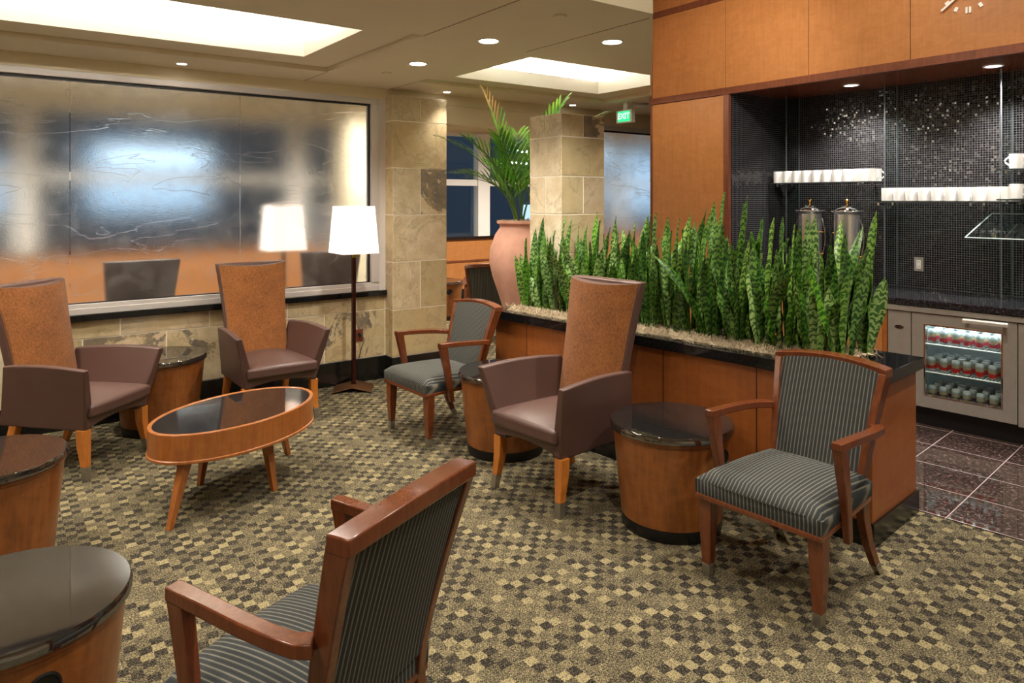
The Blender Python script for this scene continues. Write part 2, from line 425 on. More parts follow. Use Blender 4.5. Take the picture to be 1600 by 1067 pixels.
# ------------------------------------------------------------------ mesh helpers
class MB:
    def __init__(s): s.v = []; s.f = []; s.mi = []; s.tone = []; s.uv = {}
    def add(s, vs, fs, mi=0, tone=(0, 0, 0)):
        b = len(s.v); s.v += [tuple(p) for p in vs]
        for f in fs:
            s.f.append(tuple(b + i for i in f)); s.mi.append(mi); s.tone.append(tone)
        return b
    def box(s, x0, x1, y0, y1, z0, z1, mi=0, mat=None, tone=(0, 0, 0)):
        vs = [(x, y, z) for z in (z0, z1) for y in (y0, y1) for x in (x0, x1)]
        if mat is not None: vs = [mat @ Vector(p) for p in vs]
        s.add(vs, [(0, 2, 3, 1), (4, 5, 7, 6), (0, 1, 5, 4), (1, 3, 7, 5), (3, 2, 6, 7), (2, 0, 4, 6)], mi, tone)
    def loft(s, rings, cap=True, closed=True, mi=0):
        n = len(rings[0]); vs = [p for r in rings for p in r]; fs = []
        for i in range(len(rings) - 1):
            for j in range(n if closed else n - 1):
                k = (j + 1) % n
                fs.append((i * n + j, i * n + k, (i + 1) * n + k, (i + 1) * n + j))
        if cap:
            fs.append(tuple(reversed(range(n)))); fs.append(tuple((len(rings) - 1) * n + j for j in range(n)))
        return s.add(vs, fs, mi)
    def lathe(s, prof, n=40, c=(0, 0), sx=1, sy=1, mi=0):
        rings = [[(c[0] + r * sx * math.cos(2 * PI * j / n), c[1] + r * sy * math.sin(2 * PI * j / n), z) for j in range(n)] for r, z in prof]
        s.loft(rings, True, True, mi)
    def tube(s, pts, rad, n=8, mi=0):
        pts = [Vector(p) for p in pts]; rings = []
        for i, p in enumerate(pts):
            d = (pts[min(i + 1, len(pts) - 1)] - pts[max(i - 1, 0)]).normalized()
            a = d.cross(Vector((0, 0, 1)) if abs(d.z) < 0.95 else Vector((1, 0, 0))).normalized(); b = d.cross(a)
            r = rad[i] if isinstance(rad, (list, tuple)) else rad
            rings.append([p + a * r * math.cos(2 * PI * j / n) + b * r * math.sin(2 * PI * j / n) for j in range(n)])
        s.loft(rings, True, True, mi)
    def bar(s, secs, mi=0):
        """secs: list of (centre, half-vector a, half-vector b) -> square section loft"""
        rings = []
        for c, a, b in secs:
            c, a, b = Vector(c), Vector(a), Vector(b)
            rings.append([c - a - b, c + a - b, c + a + b, c - a + b])
        s.loft(rings, True, True, mi)
    def prism(s, poly, z0, z1, mi=0):
        s.loft([[(x, y, z0) for x, y in poly], [(x, y, z1) for x, y in poly]], True, True, mi)
    def build(s, name, mats, parent=None, smooth=True, bevel=0.0, seg=2, sub=0, ang=38):
        me = bpy.data.meshes.new(name); me.from_pydata(s.v, [], s.f)
        if not isinstance(mats, (list, tuple)): mats = [mats]
        for m in mats: me.materials.append(m)
        me.polygons.foreach_set('material_index', s.mi)
        if any(t != (0, 0, 0) for t in s.tone):
            a = me.attributes.new('tone', 'FLOAT_COLOR', 'FACE')
            a.data.foreach_set('color', [c for t in s.tone for c in (t[0], t[1], t[2], 1.0)])
        if s.uv:
            ul = me.uv_layers.new(name='UVMap')
            for poly in me.polygons:
                for li in poly.loop_indices:
                    ul.data[li].uv = s.uv.get(me.loops[li].vertex_index, (0, 0))
        bm = bmesh.new(); bm.from_mesh(me); bmesh.ops.recalc_face_normals(bm, faces=bm.faces); bm.to_mesh(me); bm.free()
        if smooth:
            me.polygons.foreach_set('use_smooth', [True] * len(me.polygons))
            me.set_sharp_from_angle(angle=R(ang))
        me.update()
        o = bpy.data.objects.new(name, me); C.objects.link(o)
        if parent is not None: o.parent = parent
        if bevel:
            b = o.modifiers.new('bevel', 'BEVEL'); b.width = bevel; b.segments = seg; b.limit_method = 'ANGLE'; b.angle_limit = R(35)
        if sub:
            q = o.modifiers.new('sub', 'SUBSURF'); q.levels = sub; q.render_levels = sub
        return o

def tag(o, label=None, cat=None, group=None, kind=None):
    if label: o['label'] = label
    if cat: o['category'] = cat
    if group: o['group'] = group
    if kind: o['kind'] = kind
    return o
def thing(name, label, cat, loc=(0, 0, 0), rz=0.0, group=None, kind=None):
    o = bpy.data.objects.new(name, None); C.objects.link(o)
    o.location = loc; o.rotation_euler = (0, 0, rz); o.empty_display_size = 0.1
    return tag(o, label, cat, group, kind)
def dup(root, loc, rz, label, group=None):
    r = root.copy(); C.objects.link(r); r.location = loc; r.rotation_euler = (0, 0, rz); r['label'] = label
    if group: r['group'] = group
    for ch in list(root.children):
        c = ch.copy(); C.objects.link(c); c.parent = r
        for g in list(ch.children):
            d = g.copy(); C.objects.link(d); d.parent = c
    return r
def box_obj(name, x0, x1, y0, y1, z0, z1, m, parent=None, bevel=0.0):
    b = MB(); b.box(x0, x1, y0, y1, z0, z1); return b.build(name, m, parent, False, bevel)

# ------------------------------------------------------------------ setting: floors
CEIL = 2.67; YW = 5.99
o = box_obj('floor', -3.6, 14.2, -3.2, 9.9, -0.05, 0.0, M['carpet'])
tag(o, 'patterned olive and charcoal checked carpet of the lounge', 'floor', kind='structure')

BAR = Matrix.Translation((5.47, 2.2, 0)) @ Matrix.Rotation(R(-83.7), 4, 'Z')      # local x runs right along the counter, y goes into the wall
tile_x0 = -1.62
b = MB(); b.box(-0.55, 3.2, -tile_x0 * -1 + 0.07, 0.35, 0.0, 0.004)
o = b.build('floor_tile', M['floor_granite'], None, False)
o.matrix_world = BAR
tag(o, 'polished dark brown granite floor tiles in front of the bar fridge', 'floor', kind='structure')

# ------------------------------------------------------------------ setting: ceiling with two lit coffers
TRAYS = [dict(outer=(-3.0, 2.19, 3.90, 5.47), hole=(-2.6, 1.88, 4.11, 5.14)), dict(outer=(3.0, 5.22, 3.90, 5.47), hole=(3.23, 4.92, 4.16, 5.22))]
b = MB()
# low ceiling slab: cut diagonally on the bar side, seen from below
poly_far = [(-3.6, 5.47), (14.2, 5.47), (14.2, 6.14), (-3.6, 6.14)]
b.prism(poly_far, CEIL, CEIL + 0.16)
b.prism([(-3.6, 2.70), (2.947, 2.70), (4.250, 3.90), (-3.6, 3.90)], CEIL, CEIL + 0.16)
b.prism([(-3.6, 3.90), (-3.0, 3.90), (-3.0, 5.47), (-3.6, 5.47)], CEIL, CEIL + 0.16)
b.prism([(2.19, 3.90), (3.0, 3.90), (3.0, 5.47), (2.19, 5.47)], CEIL, CEIL + 0.16)
b.prism([(5.22, 4.79), (5.40, 4.955), (14.2, 4.955), (14.2, 5.47), (5.22, 5.47)], CEIL, CEIL + 0.16)
# raised margins around the coffers
for t in TRAYS:
    ox0, ox1, oy0, oy1 = t['outer']; hx0, hx1, hy0, hy1 = t['hole']; z = CEIL + 0.035
    if ox0 < 0:
        b.box(ox0, ox1, oy0, hy0, z, z + 0.12); b.box(ox0, hx0, hy0, hy1, z, z + 0.12); b.box(hx1, ox1, hy0, hy1, z, z + 0.12); b.box(ox0, ox1, hy1, oy1, z, z + 0.12)
    else:
        b.prism([(3.0, 3.90), (4.250, 3.90), (4.534, 4.16), (3.0, 4.16)], z, z + 0.12)
        b.box(3.0, 3.23, hy0, hy1, z, z + 0.12)
        b.box(3.0, 5.22, hy1, oy1, z, z + 0.12)
        b.prism([(4.92, 4.515), (5.22, 4.79), (5.22, 5.22), (4.92, 5.22)], z, z + 0.12)
o = b.build('ceiling', M['ceiling'], None, False)
tag(o, 'beige lounge ceiling with stepped margins around two lit coffers', 'ceiling', kind='structure')
# thin control joints
for x, y0, y1 in [(2.19, 2.70, 3.90), (3.0, 2.765, 3.90), (2.19, 5.47, 5.985), (3.0, 5.47, 5.985)]:
    j = box_obj('trim_1', x - 0.003, x + 0.003, y0, y1, CEIL - 0.0015, CEIL + 0.002, M['dark_trim'], o); 
    j.name = 'ceiling_joint'

for t, nm in zip(TRAYS, ('long lit ceiling coffer over the two wing chairs by the glass', 'lit ceiling coffer above the palm and snake plants')):
    hx0, hx1, hy0, hy1 = t['hole']; z0 = CEIL + 0.035; z1 = z0 + 0.125; z2 = 3.06; e = 0.17
    root = thing('ceiling', nm, 'ceiling', kind='structure'); root.name = 'ceiling_coffer'
    cut = hx1 > 3
    b = MB()
    if not cut: poly = [(hx0, hy0), (hx1, hy0), (hx1, hy1), (hx0, hy1)]
    else: poly = [(hx0, hy0), (4.534, 4.16), (4.92, 4.515), (hx1, hy1), (hx0, hy1)]
    cx = sum(p[0] for p in poly) / len(poly); cy = sum(p[1] for p in poly) / len(poly)
    def grow(p, d): return (p[0] + (d if p[0] > cx else -d), p[1] + (d if p[1] > cy else -d))
    if cut:
        g1 = [(hx0 - e, hy0 - e * 0), (4.534, 4.16), (4.92, 4.515), (hx1 + e, hy1 + e), (hx0 - e, hy1 + e)]
        l1 = [(hx0 - .02, hy0), (4.534, 4.16), (4.92, 4.515), (hx1 + .02, hy1 + .02), (hx0 - .02, hy1 + .02)]
    else:
        g1 = [grow(p, e) for p in poly]; l1 = [grow(p, 0.02) for p in poly]
    poly = [(x + (.004 if x < cx else -.004), y + (.004 if y < cy else -.004)) for x, y in poly]
    n = len(poly)
    vs = [(x, y, z0 - 0.003) for x, y in poly] + [(x, y, z1) for x, y in poly] + [(x, y, z1) for x, y in l1] + [(x, y, z1 - .02) for x, y in l1] \
        + [(x, y, z1 - .02) for x, y in g1] + [(x, y, z2) for x, y in g1]
    fs = []
    for k in range(5):
        for i in range(n):
            jn = (i + 1) % n; fs.append((k * n + i, k * n + jn, (k + 1) * n + jn, (k + 1) * n + i))
    fs.append(tuple(5 * n + i for i in range(n)))
    b.add(vs, fs); b.build('coffer_lining', M['ceiling_white'], root, False)
    # cove tubes lying behind the lip
    zt = z1 + 0.012
    if not cut: segs = [((hx0, hy0 - .09), (hx1, hy0 - .09)), ((hx0, hy1 + .09), (hx1, hy1 + .09)), ((hx1 + .09, hy0), (hx1 + .09, hy1)), ((hx0 - .09, hy0), (hx0 - .09, hy1))]
    else: segs = [((hx0, hy1 + .09), (hx1, hy1 + .09)), ((hx1 + .09, 4.68), (hx1 + .09, hy1)), ((hx0 - .09, hy0 + .02), (hx0 - .09, hy1))]
    for p, q in segs:
        b = MB(); b.tube([(p[0], p[1], zt), (q[0], q[1], zt)], 0.014, 8); b.build('cove_tube', M['cove'], root)

# fascia up to the high ceiling, high ceiling, rear and side walls
b = MB(); b.prism([(-3.6, 2.692), (2.951, 2.692), (5.329, 4.880), (5.329, 4.894), (2.939, 2.704), (2.90, 2.80), (-3.6, 2.80)], CEIL + 0.0008, 3.715)
o = b.build('wall_fascia', M['beige_wall'], None, False); tag(o, 'cream fascia rising from the low ceiling edge to the high ceiling', 'wall', kind='structure')
o = box_obj('ceiling', -3.6, 14.2, -3.2, 4.95, 3.70, 3.78, M['ceiling']); o.name = 'ceiling_high'
tag(o, 'high ceiling over the bar side of the lounge', 'ceiling', kind='structure')
for nm, a, lb in [('wall_rear', (-3.6, 14.2, -3.3, -3.2, 0, 3.7), 'cream rear wall behind the viewer'), ('wall_left', (-3.7, -3.6, -3.2, 9.9, 0, 3.7), 'cream side wall at the far end of the glass'),
                  ('wall_end', (14.2, 14.3, -3.2, 9.9, 0, 3.7), 'cream end wall beyond the bar')]:
    tag(box_obj(nm, *a, M['beige_wall']), lb, 'wall', kind='structure')

# ------------------------------------------------------------------ setting: window wall, slate tiles
def rnd_tone(dark=0.25, h=None):
    return (random.random() if h is None else h, (0.75 + 0.25 * random.random()) if random.random() < dark else random.random() * 0.45, random.random())
def tile_rect(mb, o, u, v, n, a0, a1, b0, b1, tone, g=0.005, th=0.004):
    """one tile on the plane o + a*u + b*v, raised th along n"""
    o, u, v, n = map(Vector, (o, u, v, n))
    p = [o + u * a + v * c for a, c in ((a0 + g, b0 + g), (a1 - g, b0 + g), (a1 - g, b1 - g), (a0 + g, b1 - g))]
    q = [x + n * th for x in p]
    mb.add(p + q, [(4, 5, 6, 7), (0, 1, 5, 4), (1, 2, 6, 5), (2, 3, 7, 6), (3, 0, 4, 7)], 1, tone)

b = MB(); b.box(-3.6, 2.961, YW + 0.004, 6.14, 0.0, 0.765)
low = [-3.4, -2.5, -1.6, -0.75, 0.1, 0.55, 1.106, 1.70, 2.373, 2.957]; up = [-3.4, -2.8, -2.0, -1.3, -0.5, 0.25, 0.792, 1.42, 2.045, 2.673, 2.957]
for row, z0, z1 in ((low, 0.208, 0.635), (up, 0.635, 0.765)):
    for k in range(len(row) - 1):
        tile_rect(b, (0, YW + 0.004, 0), (1, 0, 0), (0, 0, 1), (0, -1, 0), row[k], row[k + 1], z0, z1, rnd_tone(0.3 if z0 > .5 else .12))
o = b.build('wall_window', [M['grout'], M['slate']], None, False); tag(o, 'low slate tiled wall under the textured glass', 'wall', kind='structure')
o = box_obj('baseboard_window', -3.6, 2.955, 5.972, 5.993, 0, 0.206, M['baseboard']); tag(o, 'black stone baseboard under the slate wall', 'baseboard', kind='structure')
o = box_obj('trim_1', -3.6, 2.975, 5.955, 6.14, 0.766, 0.812, M['black_granite'], None, 0.004); tag(o, 'black granite sill under the textured glass', 'sill', kind='structure')
o = box_obj('wall_upper', -3.6, 14.2, YW, 6.14, 2.5705, CEIL - .0005, M['beige_wall']); tag(o, 'cream band of wall between the windows and the ceiling', 'wall', kind='structure')

def frosted_window(nm, x0, x1, joints, z0, z1, label, sx=0.10, top=0.05):
    root = thing(nm, label, 'window', kind='structure')
    b = MB()
    b.box(x0, x1, 5.975, 6.10, z1 - top, z1)                       # head
    b.box(x0, x1, 5.970, 6.10, z0, z0 + 0.045); b.box(x0, x1, 5.985, 6.09, z0 + 0.0451, z0 + 0.075)   # stepped sill rail
    b.box(x0, x0 + 0.06, 5.976, 6.10, z0 + .0751, z1 - top - .0001); b.box(x1 - sx, x1, 5.976, 6.10, z0 + .0751, z1 - top - .0001)
    b.build('window_frame', M['frame_metal'], root, False, 0.003)
    g = MB(); zi0 = z0 + 0.075; zi1 = z1 - top
    for p in ((x0 + .06, x1 - sx, zi1 - 0.018, zi1), (x0 + .06, x1 - sx, zi0, zi0 + .006)):
        g.box(p[0], p[1], 6.012, 6.05, p[2], p[3])
    g.box(x1 - sx - 0.010, x1 - sx, 6.012, 6.05, zi0, zi1)
    g.build('window_gasket', M['black'], root, False)
    xs = [x0 + .06] + joints + [x1 - sx]
    for k in range(len(xs) - 1):
        p = MB(); p.box(xs[k] + 0.003, xs[k + 1] - 0.003, 6.024, 6.036, zi0, zi1)
        p.build('glass_pane', M['frosted'], root, False)
    return root
frosted_window('window_1', -3.5, 2.89, [-2.35, -0.86, 0.475, 1.666], 0.813, 2.57, 'wide textured seeded glass window over the slate wall', 0.075)
box_obj('jamb', 2.89, 2.961, 5.99, 6.14, 0.81, 2.57, M['white_paint']).name = 'trim_2'
tag(bpy.data.objects['trim_2'], 'pale jamb between the textured glass and the slate column', 'trim', kind='structure')
frosted_window('window_2', 4.95, 8.8, [6.9], 0.813, 2.50, 'textured glass window beyond the free-standing slate pier', 0.1)
o = box_obj('wall_lower', 4.95, 14.2, YW + .01, 6.14, 0, 0.813, M['planter_wood']); tag(o, 'wood panelled low wall under the farther textured glass', 'wall', kind='structure')
o = box_obj('trim_3', 3.532, 4.95, 5.992, 6.13, 2.385, 2.569, M['beige_wall']); tag(o, 'cream header over the opening beside the slate column', 'trim', kind='structure')
o = box_obj('trim_4', 4.95, 14.2, 5.992, 6.13, 2.501, 2.569, M['beige_wall']); tag(o, 'cream header over the farther textured glass', 'trim', kind='structure')

ROWS = [0.208, 0.64, 1.075, 1.505, 1.935, 2.365, 2.598]
def tiled_pier(nm, x0, x1, y0, y1, top, label, rows, phase, dark_cells=(), sidefine=False, pale=False):
    b = MB(); b.box(x0 + .004, x1 - .004, y0 + .004, y1, 0, top)
    for k in range(len(rows) - 1):
        z0, z1 = rows[k], min(rows[k + 1], top)
        split = (k + phase) % 2 == 1
        for (o_, u_, n_, L, face) in (((x0, y0 + .004, 0), (1, 0, 0), (0, -1, 0), x1 - x0, 'f'), ((x0 + .004, y1, 0), (0, -1, 0), (-1, 0, 0), y1 - y0, 's'), ((x1 - .004, y0, 0), (0, 1, 0), (1, 0, 0), y1 - y0, 'r')):
            if face == 's' and not sidefine: cells = [0, L]
            else: cells = [0, L / 2, L] if split else [0, L]
            for c in range(len(cells) - 1):
                dk = (face, k, c) in dark_cells
                h = None
                if pale: h = 0.35 if face == 's' else random.choice((0.2, 0.62, 0.78))
                tile_rect(b, o_, u_, (0, 0, 1), n_, cells[c], cells[c + 1], z0, z1, (h if h is not None else random.choice((0.05, 0.2, 0.45, 0.6)), 0.98 if dk else random.random() * 0.3, random.random()))
    o = b.build(nm, [M['grout'], M['slate']], None, False)
    tag(o, label, 'column', kind='structure')
    p = MB(); p.box(x0 - .012, x1 + .012, y0 - .012, y1, 0, 0.206); p.build('baseboard', M['baseboard'], o, False)
    return o
tiled_pier('column', 2.961, 3.532, 5.843, 6.30, 2.598, 'slate tiled column at the end of the textured glass', ROWS, 0, {('f', 3, 1)})
PIER_ROWS = [0.208, 0.62, 0.93, 1.24, 1.535, 1.825, 2.125, 2.30]
tiled_pier('column', 3.47, 3.915, 4.08, 4.47, 2.30, 'free-standing slate tiled pier at the far end of the planter', PIER_ROWS, 1, {('r', 4, 1), ('f', 6, 1)}, True, True)

# ------------------------------------------------------------------ next room behind the glass
YF = 9.70
o = box_obj('ceiling', -3.6, 14.2, 6.14, 9.9, 2.98, 3.06, M['ceiling']); o.name = 'ceiling_next_room'; tag(o, 'ceiling of the room behind the glass', 'ceiling', kind='structure')
root = thing('wall_far', 'far wall of the next room with orange wood wainscot', 'wall', kind='structure')
box_obj('wainscot_panel', -3.6, 14.2, YF, YF + .1, 0.10, 1.0, M['header_wood'], root)
box_obj('wainscot_rail', -3.6, 14.2, YF - .012, YF, 0.635, 0.665, M['dark_trim'], root)
box_obj('sill', -3.6, 14.2, YF - .03, YF + .1, 1.0, 1.045, M['black_granite'], root)
box_obj('baseboard', -3.6, 14.2, YF - .015, YF, 0, 0.2, M['baseboard'], root)
box_obj('upper_wall', -3.6, 14.2, YF, YF + .1, 2.72, 3.0, M['beige_wall'], root)
root = thing('window_3', 'row of dark night windows with cream mullions in the next room', 'window', kind='structure')
xm = [-2.78, 0.33, 3.43, 6.54, 9.65, 12.76]
for x in xm:
    box_obj('mullion', x - .115, x + .115, YF - .06, YF + .08, 1.045, 2.72, M['white_paint'], root)
box_obj('transom', -3.6, 14.2, YF - .03, YF + .06, 1.865, 1.965, M['white_paint'], root)
box_obj('window_head', -3.6, 14.2, YF - .03, YF + .06, 2.66, 2.72, M['white_paint'], root)
for k in range(len(xm) - 1):
    box_obj('glass_pane', xm[k] + .115, xm[k + 1] - .115, YF + .02, YF + .03, 1.045, 2.66, M['glass'], root)
o = box_obj('column', 3.72, 4.2, 8.55, 9.05, 0, 2.98, M['beige_wall']); tag(o, 'cream square column in the room behind the glass', 'column', kind='structure')
# the building opposite, seen through the night windows
o = box_obj('wall_outside', -4, 20, 15.0, 15.2, -1, 5.5, plain('night_facade', lin(70, 84, 104), 0.6)); tag(o, 'dark facade across the night outside the windows', 'wall', kind='structure')
root = thing('window_4', 'lit blue window band of the building outside', 'window', kind='structure')
for x0, x1, z0, z1 in ((1.5, 3.5, 1.45, 2.65), (-0.9, 0.2, 1.4, 2.3), (11.4, 13.0, 1.05, 1.5), (14.2, 18.6, 1.3, 2.9)):
    box_obj('lit_pane', x0, x1, 14.93, 14.99, z0, z1, M['outer_lit'], root)
for i, (p, q, lb) in enumerate([((8.3, 11.5, 2.62), (11.8, 11.5, 2.62), 'upper long glowing bar for a tube reflection in the night window'), ((8.5, 12.2, 2.42), (9.4, 12.2, 2.42), 'short glowing bar below the long one for a tube reflection in the night window'),
                                ((1.35, 11.6, 2.30), (2.7, 11.6, 2.30), 'added bar glowing white through the middle of the textured glass')]):
    b = MB(); b.tube([p, q], 0.022, 8)
    b.build('added_glow_tube', M['tube' if i < 2 else 'tube_soft'], root)  # glowing bars added for tube reflections and a bright patch in the glass

# ------------------------------------------------------------------ wood bulkhead, tile recess, soffit (structure)
XW = 5.33; XB = 6.18; YL = 4.893; YR = 3.955; SOF = 2.612; YE = -1.2
root = thing('wall_right', 'honey veneer bulkhead wall framing the bar recess', 'wall', kind='structure')
b = MB(); b.box(XW + .02, XB + .12, YR, YL - .01, 0, 3.72); b.box(XW + .02, XB + .12, YE, YR, SOF + .01, 3.72)
b.build('wall_core', M['dark_trim'], root, False)
js = [YL - .02, 4.0, 3.197, 2.41, 1.60, 0.8, 0.0, YE]
for k in range(len(js) - 1):
    box_obj('veneer_panel', XW, XW + .02, js[k + 1] + .003, js[k] - .003, 2.65, 3.442, M['header_wood'], root, 0.0015)
    box_obj('veneer_panel', XW, XW + .02, js[k + 1] + .003, js[k] - .003, 3.50, 3.72, M['header_wood'], root, 0.0015)
box_obj('veneer_panel', XW, XW + .02, 4.015, YL - .023, 0.1, 2.585, M['header_wood'], root, 0.0015)
box_obj('trim_band', XW - .012, XW + .02, YE, YL, 3.442, 3.50, M['dark_trim'], root, 0.002)
box_obj('trim_band', XW - .012, XW + .02, YE, YL, 2.588, 2.65, M['dark_trim'], root, 0.002)
box_obj('trim_post', XW - .012, XW + .02, YR, 4.012, 0, 2.588, M['dark_trim'], root, 0.002)
box_obj('trim_post', XW - .008, XW + .03, YL - .022, YL, 0, 3.72, M['dark_trim'], root, 0.002)
o = box_obj('ceiling', XW + .021, XB + .12, YE, YR, SOF - .0, SOF + .009, M['soffit_wood']); o.name = 'ceiling_soffit'; tag(o, 'dark wood soffit over the bar recess', 'ceiling', kind='structure')
b = MB(); b.box(XB, XB + .1, YE, YR, 0.0, SOF - .001); o = b.build('wall_bar', M['mosaic'], None, False); tag(o, 'black mosaic tiled back wall of the bar recess', 'wall', kind='structure')
b = MB(); b.box(XW + .021, XB, YR - .006, YR, 0, SOF - .001); o = b.build('wall_return', M['mosaic_side'], None, False); tag(o, 'black mosaic tiled side of the bar recess', 'wall', kind='structure')

# ------------------------------------------------------------------ lights as fixtures
def fixture(x, y, z, label, r=0.062, name='downlight', m='downlight', ringm='white_paint', group=None):
    t = thing(name, label, 'light', (x, y, z), 0, group)
    a = MB(); a.lathe([(r * 0.9, 0.001), (r * 0.9, -0.004), (r * 1.12, -0.006), (r * 1.16, -0.001), (r * 1.16, 0.001)], 32); a.build('trim_ring', M[ringm], t)
    a = MB(); a.lathe([(r * 0.88, -0.0065), (r * 0.88, -0.005)], 32); a.build('lens', M[m], t)
    return t
for (x, y), lb in zip(DOWNLIGHTS, ('lit ceiling downlight nearest the slate column', 'lit ceiling downlight midway between the two coffers', 'lit ceiling downlight nearest the wood bulkhead')):
    fixture(x, y, CEIL, lb, 0.066)
for (x, y), lb in zip(SOFFIT, ('round soffit light above the two coffee urns', 'round soffit light above the fridge')):
    fixture(x, y, SOF, lb, 0.058, m='soffit_light')
for (x, y), lb in zip([(1.171, 5.773), (3.508, 5.80), (5.092, 5.80)], ('tiny lit pin light over the textured glass', 'tiny lit pin light over the slate column', 'tiny lit pin light over the farther textured glass')):
    fixture(x, y, CEIL, lb, 0.036, 'pin_light')
for x, y, lb in [(2.588, 5.216, 'small flush sprinkler cap beside the downlight near the slate column'), (2.556, 3.018, 'small flush sprinkler cap near the bulkhead fascia')]:
    a = MB(); a.lathe([(0.0, -0.012), (0.034, -0.012), (0.038, -0.006), (0.038, 0.0), (0, 0.0)], 24)
    o = a.build('sprinkler_cap', M['ceiling']); o.location = (x, y, CEIL); tag(o, lb, 'sprinkler')
a = MB(); a.lathe([(0.0, -0.035), (0.05, -0.033), (0.075, -0.02), (0.08, 0.0), (0, 0.0)], 28)
o = a.build('smoke_detector', M['white_paint']); o.location = (5.62, 5.30, CEIL); tag(o, 'pale round smoke detector on the ceiling by the exit sign', 'smoke detector')

# exit sign hanging from the ceiling
t = thing('exit_sign', 'green lit exit sign hanging from the ceiling past the pier', 'sign', (5.40, 5.315, 2.462))
box_obj('housing', -0.02, 0.03, -0.115, 0.115, -0.01, 0.125, M['plastic_white'], t, 0.003)
box_obj('face', -0.024, -0.0205, -0.085, 0.085, 0.005, 0.11, M['exit_green'], t)
box_obj('mount', 0.0, 0.012, -0.03, 0.03, 0.125, 0.209, M['plastic_white'], t)
text_mesh('letters', 'EXIT', 0.085, M['exit_white'], 0.0008, t, (-0.0255, 0, 0.058), (R(90), 0, R(-90)), 0, 0.002)

# clock on the bulkhead: loose markers around a white hub
t = thing('wall_clock', 'wall clock of loose metal hour bars on the wood bulkhead', 'clock', (XW, 2.03, 3.075))
cm = plain('clock_silver', lin(236, 232, 222), 0.3, 0.3)
for h in range(12):
    a = R(30 * h); bm_ = MB(); L = 0.03 if h % 3 else 0.042
    for off in ((-0.011, 0.011) if h % 3 == 0 else (0.0,)):
        wd = 0.006 if h % 3 == 0 else 0.011
        mt = Matrix.Rotation(-a, 4, 'X')
        bm_.box(-0.012, 0, off - wd, off + wd, 0.150 - L / 2, 0.150 + L / 2, mat=mt)
    bm_.build('hour_bar', cm, t, False)
bm_ = MB(); rings = [[(x, r * math.cos(2 * PI * j / 32), r * math.sin(2 * PI * j / 32)) for j in range(32)] for r, x in ((0.075, -0.004), (0.075, -0.018), (0.068, -0.022))]
bm_.loft(rings); bm_.build('hub', cm, t)
bm_ = MB(); bm_.box(-0.03, -0.024, -0.007, 0.007, -0.02, 0.205, mat=Matrix.Rotation(R(-232) * -1, 4, 'X')); bm_.build('minute_hand', cm, t, False)
bm_ = MB(); bm_.box(-0.035, -0.031, -0.008, 0.008, -0.02, 0.09, mat=Matrix.Rotation(R(20), 4, 'X')); bm_.build('hour_hand', cm, t, False)

# ------------------------------------------------------------------ planter
PA = R(6.0); PL = Vector((-math.sin(PA), math.cos(PA), 0)); PW = Vector((math.cos(PA), math.sin(PA), 0)); PN = Vector((3.339, 1.66, 0))
def pl(l, w_, z=0.0):
    p = PN + PL * l + PW * w_; return Vector((p.x, p.y, z))
# local frame: x = w (towards the bar), y = l (towards the window)
planter = thing('planter', 'long wood planter box with black granite top holding snake plants', 'planter', tuple(PN), PA)
def foot(e): return [(e, e), (0.64 - e, e), (0.64 - e, 2.32), (0.112, 2.32), (0.112, 2.85 - e), (e, 2.85 - e)] 
b = MB(); b.prism([(0.03, 0.03), (0.61, 0.03), (0.61, 2.26), (0.33, 2.26), (0.33, 2.74), (0.03, 2.74)], 0.10, 0.755); b.build('box', M['planter_wood'], planter, False)
for l in (0.62, 1.22, 1.81, 2.40):
    b = MB(); b.box(0.0285, 0.031, l - .002, l + .002, 0.11, 0.755); b.build('panel_joint', M['black'], planter, False)
b = MB(); b.prism([(0.018, 0.018), (0.622, 0.018), (0.622, 2.27), (0.34, 2.27), (0.34, 2.755), (0.018, 2.755)], 0.0, 0.115); b.build('plinth', M['baseboard'], planter, False)
# granite rim around the bed
BW0, BW1, BL0, BL1 = 0.11, 0.52, 0.20, 2.64
b = MB()
z0, z1 = 0.756, 0.816
b.box(0, BW0, 0, 2.80, z0, z1); b.box(BW0, 0.64, 0, BL0, z0, z1); b.box(BW1, 0.64, BL0, 2.28, z0, z1); b.box(BW0, 0.35, BL1, 2.80, z0, z1); b.box(0.325, 0.35, 2.28, BL1, z0, z1); b.box(0.35, BW1, 2.20, 2.28, z0, z1)
b.build('granite_top', M['black_granite'], planter, False, 0.003)
